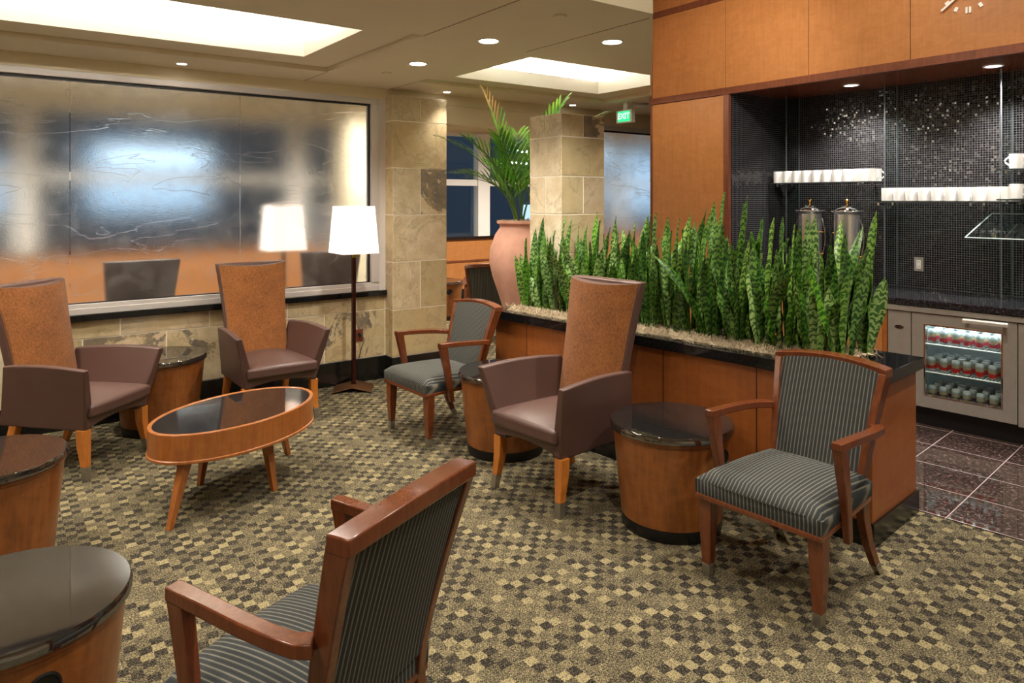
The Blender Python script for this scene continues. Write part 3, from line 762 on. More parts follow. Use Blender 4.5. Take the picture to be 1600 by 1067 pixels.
# moss bed: a rough mat
b = MB()
def bed_row(y): return 0.50 if y < 2.18 else 0.305
nx, ny = 14, 80
vs = []; fs = []
for j in range(ny + 1):
    y = BL0 - .02 + (BL1 - BL0 + .04) * j / ny
    for i in range(nx + 1):
        x = BW0 - .03 + (bed_row(y) - BW0 + .05) * i / nx
        e = min(i, nx - i, 3) / 3.0
        vs.append((x + random.uniform(-.008, .008), y + random.uniform(-.008, .008), 0.80 + 0.03 * e + random.uniform(0, .022)))
for j in range(ny):
    for i in range(nx):
        a = j * (nx + 1) + i; fs.append((a, a + 1, a + nx + 2, a + nx + 1))
b.add(vs, fs)
moss = b.build('moss_bed', M['moss']); moss.location = PN; moss.rotation_euler = (0, 0, PA)
b = MB()
for k in range(2600):
    y = random.uniform(BL0 - .05, BL1 + .04); x = random.choice((random.uniform(BW0 - .06, bed_row(y) + .02), BW0 - .05 + abs(random.gauss(0, .05))))
    a = random.uniform(0, 2 * PI); L = random.uniform(.02, .06); z = 0.822 + random.uniform(0, .03)
    p = [Vector((x, y, z)), Vector((x + L * .5 * math.cos(a), y + L * .5 * math.sin(a), z + random.uniform(.0, .028))), Vector((x + L * math.cos(a + .6), y + L * math.sin(a + .6), z - .008))]
    s_ = Vector((-math.sin(a), math.cos(a), 0)) * .0011; u_ = Vector((0, 0, .0014))
    b.add([p[0] - s_, p[0] + s_, p[1] - s_ + u_, p[1] + s_ + u_, p[2] - s_, p[2] + s_], [(0, 1, 3, 2), (2, 3, 5, 4)])
b.v = [tuple(p) for p in b.v]
ms = b.build('moss_strands', M['moss'], moss, False)
tag(moss, 'dried curly moss covering the planter soil around the snake plants', 'moss', kind='stuff')

# snake plants
def leaf(mb, base, az, lean, curl, H, W, k, face):
    """one blade: base point, lean azimuth, lean and curl angles, height, half width, face = direction of the flat side"""
    n = 11; b0 = len(mb.v); p = Vector(base); th = lean; seg = H / n
    tw = random.uniform(-.9, .9)
    for i in range(n + 1):
        t = i / n
        wd = W * (0.55 + 0.75 * min(1, t / .45)) if t < .45 else W * 1.3 * max(0.0, 1 - ((t - .45) / .55) ** 2.4) ** .8
        wd = max(wd, 0.0008)
        d = Vector((math.sin(th) * math.cos(az), math.sin(th) * math.sin(az), math.cos(th)))
        f = face + tw * t
        sd = Vector((math.cos(f), math.sin(f), 0)); sd = (sd - d * sd.dot(d)).normalized(); nr = d.cross(sd)
        cup = wd * 0.42; wav = 0.006 * math.sin(t * 15 + k) * (1 if t > .2 else 0)
        for q, (a, c) in enumerate(((-1, 1), (-.5, .3), (0, 0), (.5, .3), (1, 1))):
            mb.v.append(tuple(p + sd * (wd * a) + nr * (cup * c + wav * (a if abs(a) == 1 else 0))))
            mb.uv[len(mb.v) - 1] = (k + 0.02 + 0.96 * q / 4, t * H)
        p = p + d * seg; th += curl / n
    for i in range(n):
        for q in range(4):
            a = b0 + i * 5 + q; mb.f.append((a, a + 1, a + 6, a + 5)); mb.mi.append(0); mb.tone.append((0, 0, 0))

def env(l):      # tallest leaf tip above the bed along the planter
    pts = [(0.0, .45), (0.12, .5), (0.24, .84), (0.47, .78), (0.68, .88), (0.82, .82), (1.03, .96), (1.31, .86), (1.86, .78), (2.26, .78), (2.6, .80), (2.8, .6)]
    for (a, x), (b_, y) in zip(pts, pts[1:]):
        if a <= l <= b_: return x + (y - x) * (l - a) / (b_ - a)
    return .5
ordw = ['nearest the granite end', 'second', 'third', 'fourth', 'fifth', 'sixth', 'seventh', 'eighth', 'ninth', 'tenth', 'eleventh', 'twelfth', 'thirteenth', 'fourteenth', 'fifteenth', 'sixteenth']
kk = 0
for row, (wv, rl) in enumerate(((0.205, 'front row'), (0.315, 'middle row'), (0.43, 'back row'))):
    cnt = 16 if row < 2 else 15
    for i in list(range(cnt)):
        l = 0.25 + 2.33 * (i / 15) ** 1.06 + random.uniform(-.025, .025)
        if row == 2 and l > 2.10: continue
        if row == 1 and l > 2.1: wv = .27
        elif row == 1: wv = .315
        mb = MB(); nl = random.randint(6, 8) if l < 1.1 else random.randint(5, 6)
        cx_, cy_ = wv + random.uniform(-.02, .02), l + (0.09 if row == 1 and l < 2.5 else 0.0)
        for q in range(nl):
            kk += 1
            H = env(cy_) * (random.uniform(.40, .80) if q else random.uniform(.80, 1.0)) * (1.0 if row else .90)
            a = 2 * PI * q / nl + random.uniform(-.4, .4)
            bx, by = cx_ + .032 * math.cos(a), cy_ + .042 * math.sin(a)
            lean = random.uniform(.02, .20) if q else random.uniform(0, .07)
            leaf(mb, (bx, by, .815), a, lean, random.uniform(-.05, .28) if random.random() > .12 else random.uniform(.5, .9), H, random.uniform(.021, .034), kk, random.uniform(-.9, .9) - PI / 2 + (PI / 2))
        o = mb.build('snake_plant', M['snake_leaf'], None, True, ang=80)
        o.location = PN; o.rotation_euler = (0, 0, PA)
        nm = ordw[i] if i < len(ordw) else str(i)
        lab = 'banded green snake plant, %s in the planter %s' % (nm if i == 0 else nm + ' from the granite end', rl)
        tag(o, lab, 'plant', 'snake plants in the planter')

# ------------------------------------------------------------------ urn with palm
t = thing('potted_palm', 'tall terracotta urn with a green palm behind the slate pier', 'potted plant', (3.76, 4.98, 0))
b = MB(); b.lathe([(0.0, 0.0), (0.15, 0.0), (0.155, 0.05), (0.11, 0.10), (0.10, 0.25), (0.11, 0.45), (0.14, 0.66), (0.19, 0.82), (0.245, 0.98), (0.272, 1.1), (0.262, 1.22), (0.22, 1.34), (0.178, 1.40), (0.178, 1.425), (0.205, 1.44), (0.205, 1.462), (0.165, 1.462), (0.155, 1.42), (0.0, 1.42)], 48)
b.build('urn', M['terracotta'], t)
b = MB()
for k in range(260):
    a = random.uniform(0, 2 * PI); r = .15 * math.sqrt(random.random()); L = random.uniform(.02, .05); a2 = random.uniform(0, 6.3)
    p = Vector((r * math.cos(a), r * math.sin(a), 1.44 + random.uniform(0, .025))); q = p + Vector((L * math.cos(a2), L * math.sin(a2), random.uniform(-.01, .02))); s_ = Vector((0, 0, .003))
    b.add([p - s_, p + s_, q + s_, q - s_], [(0, 1, 2, 3)])
b.lathe([(0, 1.435), (.16, 1.435), (.155, 1.447), (0, 1.452)], 24)
b.build('moss_top', M['moss'], t, False)
def frond(mb, ms, base, az, elev, L, droop, nleaf, ll, lw, dry=0, spread=1.0):
    p = Vector(base); th = elev; n = 16; pts = []; dirs = []
    for i in range(n + 1):
        pts.append(p.copy()); d = Vector((math.cos(th) * math.cos(az), math.cos(th) * math.sin(az), math.sin(th))); dirs.append(d)
        p = p + d * (L / n); th -= droop / n
    ms.tube(pts, [0.009 * (1 - .75 * i / n) for i in range(n + 1)], 6)
    for k in range(nleaf):
        t_ = 0.32 + 0.68 * k / (nleaf - 1); i = min(n - 1, int(t_ * n)); f = t_ * n - i
        c = pts[i].lerp(pts[i + 1], f); d = dirs[i]
        side = d.cross(Vector((0, 0, 1))); side = side.normalized() if side.length > .01 else Vector((1, 0, 0)); up = side.cross(d)
        for sg in (-1, 1):
            out = (side * sg * spread + d * (0.75 + .7 * t_) + up * 0.25).normalized()
            LL = ll * (0.55 + 0.75 * math.sin(PI * min(1, .15 + .8 * t_))) * random.uniform(.85, 1.1)
            nw = (out.cross(up)).normalized()
            q = c.copy(); prev = None; m_ = 1 if (dry and t_ > 1 - dry) else 0
            b0 = len(mb.v)
            for s_ in range(6):
                u = s_ / 5; wd = lw * (0.35 + 1.3 * u * (1 - u) * 2) * (1 if u < .99 else .05)
                mb.v.append(tuple(q - nw * wd)); mb.v.append(tuple(q + nw * wd))
                dd = (out + Vector((0, 0, -0.55 * u * u))).normalized(); q = q + dd * (LL / 5)
            for s_ in range(5):
                mb.f.append((b0 + 2 * s_, b0 + 2 * s_ + 1, b0 + 2 * s_ + 3, b0 + 2 * s_ + 2)); mb.mi.append(m_); mb.tone.append((0, 0, 0))
# azimuths in world: image right = -36 deg, image left = 144 deg, away = 54 deg
FR = [((.03, 0, 1.45), -30, 79, 1.16, .95, 16, .34, .019, 0, 1.0), ((.03, .03, 1.45), -10, 84, 1.12, .55, 14, .28, .017, 0, .9), ((-.02, .03, 1.45), 120, 85, 1.15, .35, 14, .24, .014, .25, .8), ((-.05, .0, 1.45), 150, 76, .98, 1.0, 12, .24, .013, 0, .9),
      ((-.04, -.03, 1.45), 165, 74, .76, 1.4, 13, .22, .012, 0, .9), ((0, -.03, 1.45), 200, 83, .80, .7, 12, .22, .013, 0, .9), ((.03, .02, 1.45), 60, 83, .85, .5, 12, .24, .013, 0, .9),
      ((.02, -.02, 1.45), -60, 82, .70, .9, 12, .2, .012, 0, .9), ((-.02, 0, 1.45), 140, 82, .58, 1.4, 12, .22, .012, 0, .9), ((.0, .03, 1.45), 95, 80, .66, .9, 12, .22, .012, 0, .9), ((-.03, .01, 1.45), 172, 82, .85, .9, 12, .22, .012, 0, .9)]
for f in FR:
    fl, st = MB(), MB()
    frond(fl, st, f[0], R(f[1]), R(f[2]), *f[3:])
    so = st.build('stem', M['stem'], t); fl.build('frond', [M['palm_leaf'], M['dry_leaf']], so, False)

# ------------------------------------------------------------------ furniture builders
def wing_chair(label, loc, rz, group):
    t = thing('wing_armchair', label, 'armchair', loc, rz, group)
    # local: x across, -y is the front, origin on the floor midway between the front legs
    def grid_box(hw0, hw1, y0, y1, z0, z1, crown, bow=0.0, nx=12, ny=10):
        b = MB(); top = []
        def P(u, v, z): return ((hw0 + (hw1 - hw0) * v) * u, y0 + (y1 - y0) * v + bow * (1 - u * u) * (1 - v), z)
        rings = []
        for j in range(ny + 1):
            v = j / ny
            up = [P(-1 + 2 * i / nx, v, z1 + crown * (1 - (-1 + 2 * i / nx) ** 2) * (1 - (2 * v - 1) ** 4)) for i in range(nx + 1)]
            dn = [P(1 - 2 * i / nx, v, z0) for i in range(nx + 1)]
            rings.append(up + dn)
        b.loft(rings); return b
    grid_box(.262, .225, -.045, .50, .375, .452, .048, -.012).build('seat_cushion', M['leather'], t, True, .018, 3)
    # apron under the cushion with an arched lower edge
    b = MB(); rings = []
    for i in range(13):
        u = -1 + i / 6; x = .262 * u; zb = .300 + .034 * (1 - u * u)
        rings.append([(x, -.012, zb), (x, -.018, .374), (x * .9, .56, .374), (x * .9, .56, .30)])
    b.loft(rings); b.build('apron', M['leather'], t, True, .006, 2)
    for sg in (-1, 1):
        b = MB(); rings = []
        NS = 10
        for i in range(NS + 1):
            s_ = i / NS; ring = []
            zt = .688 + .016 * math.sin(PI * s_) - .008 * s_
            ylo = .000 + .60 * s_; yhi = -.075 + .60 * s_
            lv = [0, .3, .6, .85, 1]
            def X(h, s_): 
                f = .262 + (.352 - .262) * h ** 1.05; r_ = .250 + (.300 - .250) * h
                return f + (r_ - f) * s_ ** 1.3
            outer = [(sg * X(h, s_), ylo + (yhi - ylo) * h ** .9, .292 + (zt - .292) * h) for h in lv]
            thk = lambda h: .075 - .03 * h
            inner = [(sg * (X(h, s_) - thk(h)), ylo + (yhi - ylo) * h ** .9 + (.004 if i == 0 else 0), .292 + (zt - .292) * h) for h in reversed(lv)]
            rings.append(outer + inner)
        b.loft(rings); b.build('arm', M['leather'], t, True, .009, 3)
    # back: leather shell with a bulging front pad
    zs = [.30, .45, .62, .75, .88, 1.0, 1.1, 1.168]
    hw = [.232, .232, .234, .239, .247, .257, .266, .273]
    def yb(z): return .475 + .155 * max(0, (z - .42) / .75) ** 1.15
    b = MB(); rings = []
    for z, h in zip(zs, hw):
        y = yb(z); rings.append([(-h, y, z), (-h * .5, y, z), (h * .5, y, z), (h, y, z), (h, y + .062, z), (h * .5, y + .082, z), (-h * .5, y + .082, z), (-h, y + .062, z)])
    b.loft(rings); b.build('backrest', M['leather'], t, True, .008, 2)
    b = MB(); nx = 14; rows = 16; vs = []; fs = []; mi = []
    for j in range(rows + 1):
        z = .44 + (1.163 - .44) * j / rows
        k = max(i for i in range(len(zs)) if zs[i] <= z + 1e-6); k = min(k, len(zs) - 2); f = (z - zs[k]) / (zs[k + 1] - zs[k]); h = (hw[k] + (hw[k + 1] - hw[k]) * f) - .009
        for i in range(nx + 1):
            u = -1 + 2 * i / nx
            bulge = .016 + .075 * (1 - abs(u) ** 2.2) * (0.55 + .45 * j / rows)
            vs.append((h * u, yb(z) - bulge, z - .018 * (1 - u * u) * (j / rows) ** 6))
    for j in range(rows):
        for i in range(nx):
            a = j * (nx + 1) + i; fs.append((a, a + 1, a + nx + 2, a + nx + 1))
    b.add(vs, fs)
    # side and top returns to the shell
    for col in (0, nx):
        sv = []; sf = []
        for j in range(rows + 1):
            p = vs[j * (nx + 1) + col]; sv += [p, (p[0], yb(p[2]) + .004, p[2])]
        for j in range(rows): sf.append((2 * j, 2 * j + 1, 2 * j + 3, 2 * j + 2))
        b.add(sv, sf)
    sv = []; sf = []
    for i in range(nx + 1):
        p = vs[rows * (nx + 1) + i]; sv += [p, (p[0], yb(p[2]) + .004, p[2] + .001)]
    for i in range(nx): sf.append((2 * i, 2 * i + 1, 2 * i + 3, 2 * i + 2))
    b.add(sv, sf, 1)
    b.build('back_pad', [M['chenille'], M['leather']], t, True, 0, ang=50)
    for sg in (-1, 1):
        b = MB(); secs = []
        for z, s_, dx, dy in ((.30, .029, 0, .02), (.2, .027, .0, .016), (.12, .022, .004, .004), (.078, .020, .008, -.004)):
            secs.append(((sg * (.248 + dx), dy, z), (s_, 0, 0), (0, s_, 0)))
        b.bar(secs); lg = b.build('leg', M['leg_wood'], t, False, .003)
        b = MB(); b.bar([((sg * .256, -.004, .078), (.0205, 0, 0), (0, .0205, 0)), ((sg * .262, -.012, 0.0), (.017, 0, 0), (0, .017, 0))]); b.build('ferrule', M['ferrule'], lg, False, .002)
        b = MB(); b.bar([((sg * .225, .50, .31), (.026, 0, 0), (0, .026, 0)), ((sg * .235, .54, .14), (.022, 0, 0), (0, .022, 0)), ((sg * .245, .60, 0), (.018, 0, 0), (0, .018, 0))]); b.build('leg', M['leg_wood'], t, False, .003)
    return t

def guest_chair(label, loc, rz, group):
    t = thing('guest_armchair', label, 'chair', loc, rz, group)
    nx, ny = 14, 14; b = MB(); rings = []
    for j in range(ny + 1):
        v = j / ny; y = -.045 + .545 * v; hw = .285 - .045 * v
        e = min(1, v / .12, (1 - v) / .10); ed = .032 * (1 - math.sqrt(max(0, 1 - (1 - e) ** 2))) if e < 1 else 0
        up = []
        for i in range(nx + 1):
            u = -1 + 2 * i / nx; eu = min(1, (1 - abs(u)) / .16); du = .034 * (1 - math.sqrt(max(0, 1 - (1 - eu) ** 2))) if eu < 1 else 0
            up.append((hw * u, y - .012 * (1 - u * u) * (1 - v), .460 + .030 * (1 - u * u) * (1 - (2 * v - 1) ** 2) - max(ed, du)))
        rings.append(up + [(hw, y, .40), (hw * .985, y, .366), (-hw * .985, y, .366), (-hw, y, .40)])
    b.loft(rings); b.build('seat', M['stripe'], t, True, 0, ang=60)
    b = MB(); b.prism([(-.284, -.05), (.284, -.05), (.238, .50), (-.238, .50)], .344, .367); b.build('seat_rail', M['chair_wood'], t, False, .005)
    def yb(z): return .478 + .155 * max(0, (z - .40) / .51) ** 1.2
    def hb(z): return .213 + .052 * max(0, (z - .40) / .51) ** 1.1
    zs = [.36, .44, .52, .60, .68, .76, .82, .878]
    BOW = .034
    # frame: two posts and an arched, bowed top rail in one piece of timber
    b = MB()
    for sg in (-1, 1):
        secs = []
        for z in zs:
            d = .026 + .012 * (z - .36) / .54
            secs.append(((sg * (hb(z) - .016), yb(z) + .004, z), (.0165, 0, 0), (0, d, .0)))
        b.bar(secs)
    secs = []
    for i in range(17):
        u = -1 + i / 8; z = .878 + .022 * (1 - u * u)
        secs.append(((hb(.878) * u, yb(.878) + BOW * (1 - u * u) + .004, z), (0, .037, 0), (0, 0, .019)))
    b.bar(secs)
    b.build('back_frame', M['chair_wood'], t, True, .004, 2)
    b = MB(); nx = 12; rings = []
    for j in range(11):
        z = .415 + (.878 - .415) * j / 10; h = hb(z) - .030; ring = []
        for i in range(nx + 1):
            u = -1 + 2 * i / nx; ring.append((h * u, yb(z) + BOW * (1 - u * u) * ((z - .36) / .54) - .024 - .012 * (1 - u ** 4), z + .022 * (1 - u * u) * j / 10))
        for i in range(nx + 1):
            u = 1 - 2 * i / nx; ring.append((h * u, yb(z) + BOW * (1 - u * u) * ((z - .36) / .54) + .030, z + .022 * (1 - u * u) * j / 10))
        rings.append(ring)
    b.loft(rings); b.build('back_upholstery', M['stripe'], t, True, 0, ang=60)
    for sg in (-1, 1):
        b = MB()
        b.bar([((sg * .283, .172, .285), (.013, 0, 0), (0, .018, .004)), ((sg * .287, .135, .48), (.018, 0, 0), (0, .022, .004)), ((sg * .287, .092, .675), (.021, 0, 0), (0, .029, .0))])
        secs = []
        for x, y, z, tx in ((.287, .060, .687, 0), (.288, .20, .681, 0), (.287, .34, .672, .10), (.279, .43, .664, .3), (.266, .495, .657, .62), (.243, .532, .654, .75)):
            secs.append(((sg * x, y, z), (.022, sg * tx * .022, 0), (0, 0, .016)))
        b.bar(secs); b.build('arm', M['chair_wood'], t, True, .004, 2)
        b = MB(); b.bar([((sg * .247, 0, .346), (.031, 0, 0), (0, .031, 0)), ((sg * .248, 0, .20), (.027, 0, 0), (0, .027, 0)), ((sg * .249, 0, .055), (.0195, 0, 0), (0, .0195, 0))])
        lg = b.build('leg', M['chair_wood'], t, False, .003)
        b = MB(); b.bar([((sg * .249, 0, .056), (.020, 0, 0), (0, .020, 0)), ((sg * .249, 0, 0), (.016, 0, 0), (0, .016, 0))]); b.build('ferrule', M['ferrule'], lg, False, .002)
        b = MB(); b.bar([((sg * .208, .468, .36), (.019, 0, 0), (0, .030, 0)), ((sg * .212, .474, .27), (.018, 0, 0), (0, .027, 0)), ((sg * .220, .503, .15), (.017, 0, 0), (0, .023, 0)), ((sg * .229, .552, .05), (.015, 0, 0), (0, .019, .004))])
        lg = b.build('leg', M['chair_wood'], t, True, .003)
        b = MB(); b.bar([((sg * .229, .552, .05), (.0155, 0, 0), (0, .0195, .004)), ((sg * .233, .588, 0), (.013, 0, 0), (0, .016, 0))]); b.build('ferrule', M['ferrule'], lg, False, .002)
    return t

def drum_table(label, loc, rz, group, outlet=None):
    t = thing('drum_table', label, 'side table', loc, rz, group)
    b = MB(); b.lathe([(0, .489), (.300, .489), (.310, .494), (.311, .515), (.304, .526), (0, .526)], 72); b.build('top', M['table_granite'], t, True, 0, ang=50)
    b = MB(); b.lathe([(0, .062), (.253, .062), (.292, .455), (.292, .470), (.297, .474), (.297, .4885), (0, .4885)], 72); b.build('drum_body', M['drum_wood'], t, True, 0, ang=20)
    b = MB(); b.lathe([(0, 0), (.246, 0), (.250, .008), (.253, .0615), (0, .0615)], 72); b.build('base', M['black'], t, True, 0, ang=30)
    return t
def add_outlet(t, ang, z):
    # round black grommet on the side of the drum, facing ang (local)
    r = .253 + (.292 - .253) * (z - .062) / .393
    mt = Matrix.Rotation(ang, 4, 'Z') @ Matrix.Translation((r, 0, z)) @ Matrix.Rotation(R(90), 4, 'Y')
    b = MB(); b.lathe([(0, -.004), (.042, -.004), (.042, .004), (.036, .007), (.034, .004), (0, .003)], 28); b.v = [tuple(mt @ Vector(p)) for p in b.v]
    g = b.build('power_grommet', M['black'], t)
    b = MB()
    for dx in (-.012, .012): b.box(-.003, .003, dx - .002, dx + .002, .003, .0045)
    b.v = [tuple(mt @ Vector(p)) for p in b.v]; b.build('socket', M['baseboard'], g, False)

# ------------------------------------------------------------------ place the furniture
wc = 'wing armchairs of brown leather and rust chenille'
A1 = wing_chair('wing armchair with rust back pad standing against the planter', (2.369, 3.072, 0), -1.49, wc)
a2 = dup(A1, (.645, 5.035, 0), .757, 'wing armchair with rust back pad, turned sideways beside the far drum table under the glass')
a3 = dup(A1, (1.733, 5.20, 0), .03, 'wing armchair with rust back pad, back to the glass near the floor lamp')
a2.scale = (1, 1.0, .958); a3.scale = (1, 1.04, .976)
gc = 'striped guest armchairs with wood arms'
G1 = guest_chair('striped guest armchair in front of the granite end of the planter', (2.564, 1.752, 0), -1.497, gc)
g2 = dup(G1, (2.353, 4.39, 0), -1.522, 'striped guest armchair between the slate column and the planter')
g3 = dup(G1, (.578, 1.99, 0), -2.70, 'striped guest armchair seen from behind, nearest the viewer')
g2.scale = (1, .93, .975); g3.scale = (.965, .86, 1.06)
dt = 'drum side tables with granite tops'
D1 = drum_table('drum side table between the planter armchairs, in front of the planter', (2.81, 2.44, 0), R(20), dt)
dup(D1, (1.0, 5.635, 0), R(100), 'drum side table by the slate wall under the glass', dt)
dup(D1, (2.747, 3.80, 0), R(0), 'drum side table half hidden behind the wing armchair at the planter', dt)
dup(D1, (-.01, 3.85, 0), R(200), 'drum side table beside the coffee table, cut by the left edge', dt)
t3 = dup(D1, (.045, 2.455, 0), R(0), 'drum side table with a power grommet, nearest the viewer', dt)
add_outlet(t3, R(-76), .395)
t5 = D1; add_outlet(t5, R(-78 - 20), .395)

t = thing('coffee_table', 'oval coffee table with dark granite inset between the armchairs', 'coffee table', (1.143, 4.205, 0), math.atan2(.42, .906))
TA, TB = .508, .318
def ell(a, b_, z, n=96): return [(a * math.cos(2 * PI * i / n), b_ * math.sin(2 * PI * i / n), z) for i in range(n)]
b = MB(); b.loft([ell(TA - .022, TB - .022, .437), ell(TA - .022, TB - .022, .452), ell(TA - .018, TB - .018, .455), ell(TA - .003, TB - .003, .455), ell(TA, TB, .451), ell(TA, TB, .322), ell(TA + .006, TB + .006, .318), ell(TA + .006, TB + .006, .308), ell(TA, TB, .304), ell(TA - .022, TB - .022, .304)], False)
b.build('apron', M['table_wood'], t, True, 0, ang=30)
b = MB(); b.loft([ell(TA - .0225, TB - .0225, .43), ell(TA - .0225, TB - .0225, .4515)]); b.build('top', M['table_granite'], t, True, 0, ang=30)
inv = Matrix.Rotation(-math.atan2(.42, .906), 4, 'Z')
for px_, py_ in ((.715, 3.857), (1.306, 4.027), (.981, 4.379), (1.57, 4.56)):
    f = inv @ Vector((px_ - 1.143, py_ - 4.205, 0)); tp = f * .76; f = f * .97
    b = MB(); b.bar([((tp.x, tp.y, .40), (.026, 0, 0), (0, .026, 0)), ((tp.x, tp.y, .31), (.026, 0, 0), (0, .026, 0)), ((f.x, f.y, 0), (.014, 0, 0), (0, .014, 0))]); b.build('leg', M['table_wood'], t, False, .003)

# ------------------------------------------------------------------ floor lamps
def floor_lamp(label, x, y):
    t = thing('floor_lamp', label, 'floor lamp', (x, y, 0), 0, 'floor lamps with square shades')
    b = MB()
    for sg in (-1, 1):
        p = [(0, -.13, .035), (0, .13, .035), (sg * .165, .10, .004), (sg * .165, -.16, .004)]
        q = [(x_, y_, z_ + .008) for x_, y_, z_ in p]
        b.add(p + q, [(0, 1, 2, 3), (4, 5, 6, 7), (0, 1, 5, 4), (1, 2, 6, 5), (2, 3, 7, 6), (3, 0, 4, 7)])
    b.v = [tuple(Matrix.Rotation(R(-30), 4, 'Z') @ Vector(p)) for p in b.v]
    b.build('base', M['lamp_base'], t, False, .001)
    box_obj('pole', -.0155, .0155, -.0155, .0155, .036, 1.20, M['bronze'], t, .002)
    box_obj('socket', -.02, .02, -.02, .02, 1.14, 1.215, M['brass'], t, .003)
    b = MB(); rings = []
    for h, z in ((.163, 1.182), (.136, 1.588), (.133, 1.588), (.160, 1.182)):
        rings.append([(-h, -h, z), (h, -h, z), (h, h, z), (-h, h, z)])
    b.loft(rings + [rings[0]], False); b.build('lamp_shade', M['shade'], t, False)
    b = MB(); b.box(-.133, .133, -.003, .003, 1.50, 1.506); b.box(-.003, .003, -.133, .133, 1.50, 1.506); b.box(-.008, .008, -.008, .008, 1.215, 1.506); b.build('shade_spider', M['brass'], t, False)
    return t
L1 = floor_lamp('lit floor lamp with square white shade in front of the textured glass', 2.56, 5.795)
dup(L1, (2.20, 6.55, 0), 0, 'lit floor lamp seen through the textured glass')
# plug and cord on the slate wall behind the lamp
t = thing('power_outlet', 'dark plug and cord in the slate wall behind the floor lamp', 'outlet', (2.70, 5.984, .42))
box_obj('plate', -.035, .035, -.004, .006, -.055, .055, M['dark_trim'], t, .002)
b = MB(); b.lathe([(0, 0), (.017, 0), (.015, .04), (.006, .05), (0, .05)], 14); b.v = [(x, -z - .004, y + .01) for x, y, z in b.v]; b.build('plug', M['black'], t)
b = MB(); b.tube([(0, -.05, .01), (.01, -.08, -.03), (-.02, -.07, -.12), (-.035, -.06, -.2), (.0, -.07, -.3), (.015, -.09, -.40), (-.02, -.10, -.413), (-.09, -.12, -.413)], .0035, 6); b.build('cord', M['black'], t)

# ------------------------------------------------------------------ chairs and table beyond the glass
GB = dup(A1, (.93, 6.86, 0), R(180) + R(4), 'back of a dark wing armchair seen through the middle pane of the textured glass', wc)
GC = dup(A1, (2.69, 6.88, 0), R(180) - R(14), 'back of a wing armchair seen through the textured glass under the lamps', wc)
for o_ in (GB, GC):
    for ch in o_.children:
        if ch.name.startswith('backrest') or ch.name.startswith('back_pad'):
            pass
FC = dup(G1, (4.95, 7.17, 0), R(143), 'dark backed chair in the next room beside the urn', gc)
dup(D1, (5.05, 8.50, 0), 0, 'small wood drum table in the next room beside the dark backed chair', dt)

# ------------------------------------------------------------------ bar: worktop, cabinet, fridge (in the bar frame)
def in_bar(o): o.matrix_world = BAR @ Matrix.Translation(o.location); return o
bz = -83.7
def bar_thing(name, label, cat, loc=(0, 0, 0), group=None):
    t = thing(name, label, cat, group=group); t.matrix_world = BAR @ Matrix.Translation(loc); return t
# worktop: front follows the fridges, back follows the mosaic wall
bi = BAR.inverted()
wl = bi @ Vector((XB - .002, YR - .01, 0)); wr = bi @ Vector((XB - .002, YE + .1, 0)); fl = bi @ Vector((XW + .0, YR - .01, 0))
wt = bar_thing('worktop', 'black speckled granite bar worktop below the mosaic wall', 'worktop')
b = MB(); b.prism([(fl.x, -.022), (wr.x, -.022), (wr.x, wr.y), (wl.x, wl.y)], .872, .922); b.build('slab', M['counter_granite'], wt, False, .006, 3)
# wood cabinet at the left end
cb = bar_thing('cabinet', 'narrow wood cabinet with a lock left of the bar fridge', 'cabinet')
cl = fl.x + .10
box_obj('carcass', cl, -.425, .012, .50, .10, .868, M['planter_wood'], cb)
box_obj('door', cl + .01, -.455, .0, .012, .12, .862, M['header_wood'], cb, .002)
box_obj('door_stile', -.452, -.422, -.004, .012, .0, .868, M['planter_wood'], cb, .002)
b = MB(); b.lathe([(0, 0), (.0115, 0), (.0115, .006), (.008, .010), (.007, .007), (0, .007)], 20); b.v = [(x - .498, -z, y + .815) for x, y, z in b.v]; b.build('lock', M['chrome'], cb)
box_obj('toe_kick', cl, -.425, .07, .09, 0.004, .10, M['black'], cb)
# fridge
fr = bar_thing('bar_fridge', 'stainless undercounter fridge with a glass door full of cans', 'fridge')
box_obj('top_trim', -.417, 1.6, -.012, .02, .828, .866, M['steel'], fr, .003)
b = MB()
b.box(-.413, 1.6, .03, .045, .14, .828)  # front frame is opened around the door by the panels in front
b = MB(); b.box(-.415, -.258, .0, .03, .135, .822); side = b.build('compressor_panel', M['steel'], fr, False, .002)
b = MB(); b.box(.398, 1.0, .0, .03, .135, .822); b.build('side_door', M['steel'], fr, False, .002)
b = MB()
WX0, WX1, WZ0, WZ1 = -.172, .314, .229, .75
b.box(-.250, WX0, -.002, .035, .147, .822); b.box(WX1, .392, -.002, .035, .147, .822); b.box(WX0, WX1, -.002, .035, .147, WZ0); b.box(WX0, WX1, -.002, .035, WZ1, .822)
dr = b.build('door', M['steel'], fr, False)
b = MB(); e = .012
b.box(WX0, WX0 + e, -.004, .034, WZ0, WZ1); b.box(WX1 - e, WX1, -.004, .034, WZ0, WZ1); b.box(WX0 + e, WX1 - e, -.004, .034, WZ0, WZ0 + e); b.box(WX0 + e, WX1 - e, -.004, .034, WZ1 - e, WZ1)
b.build('glass_surround', M['chrome'], dr, False, .002)
box_obj('glass', WX0 + e, WX1 - e, .008, .014, WZ0 + e, WZ1 - e, M['glass'], dr)
b = MB(); b.bar([((.085, -.045, .808), (0, .010, .004), (0, -.003, .012)), ((.350, -.045, .808), (0, .010, .004), (0, -.003, .012))]); b.box(.10, .12, -.04, .0, .800, .812); b.box(.315, .335, -.04, .0, .800, .812); b.build('handle', plain('pale_handle', lin(226, 218, 206), 0.3, 0.3), dr, True, .004)
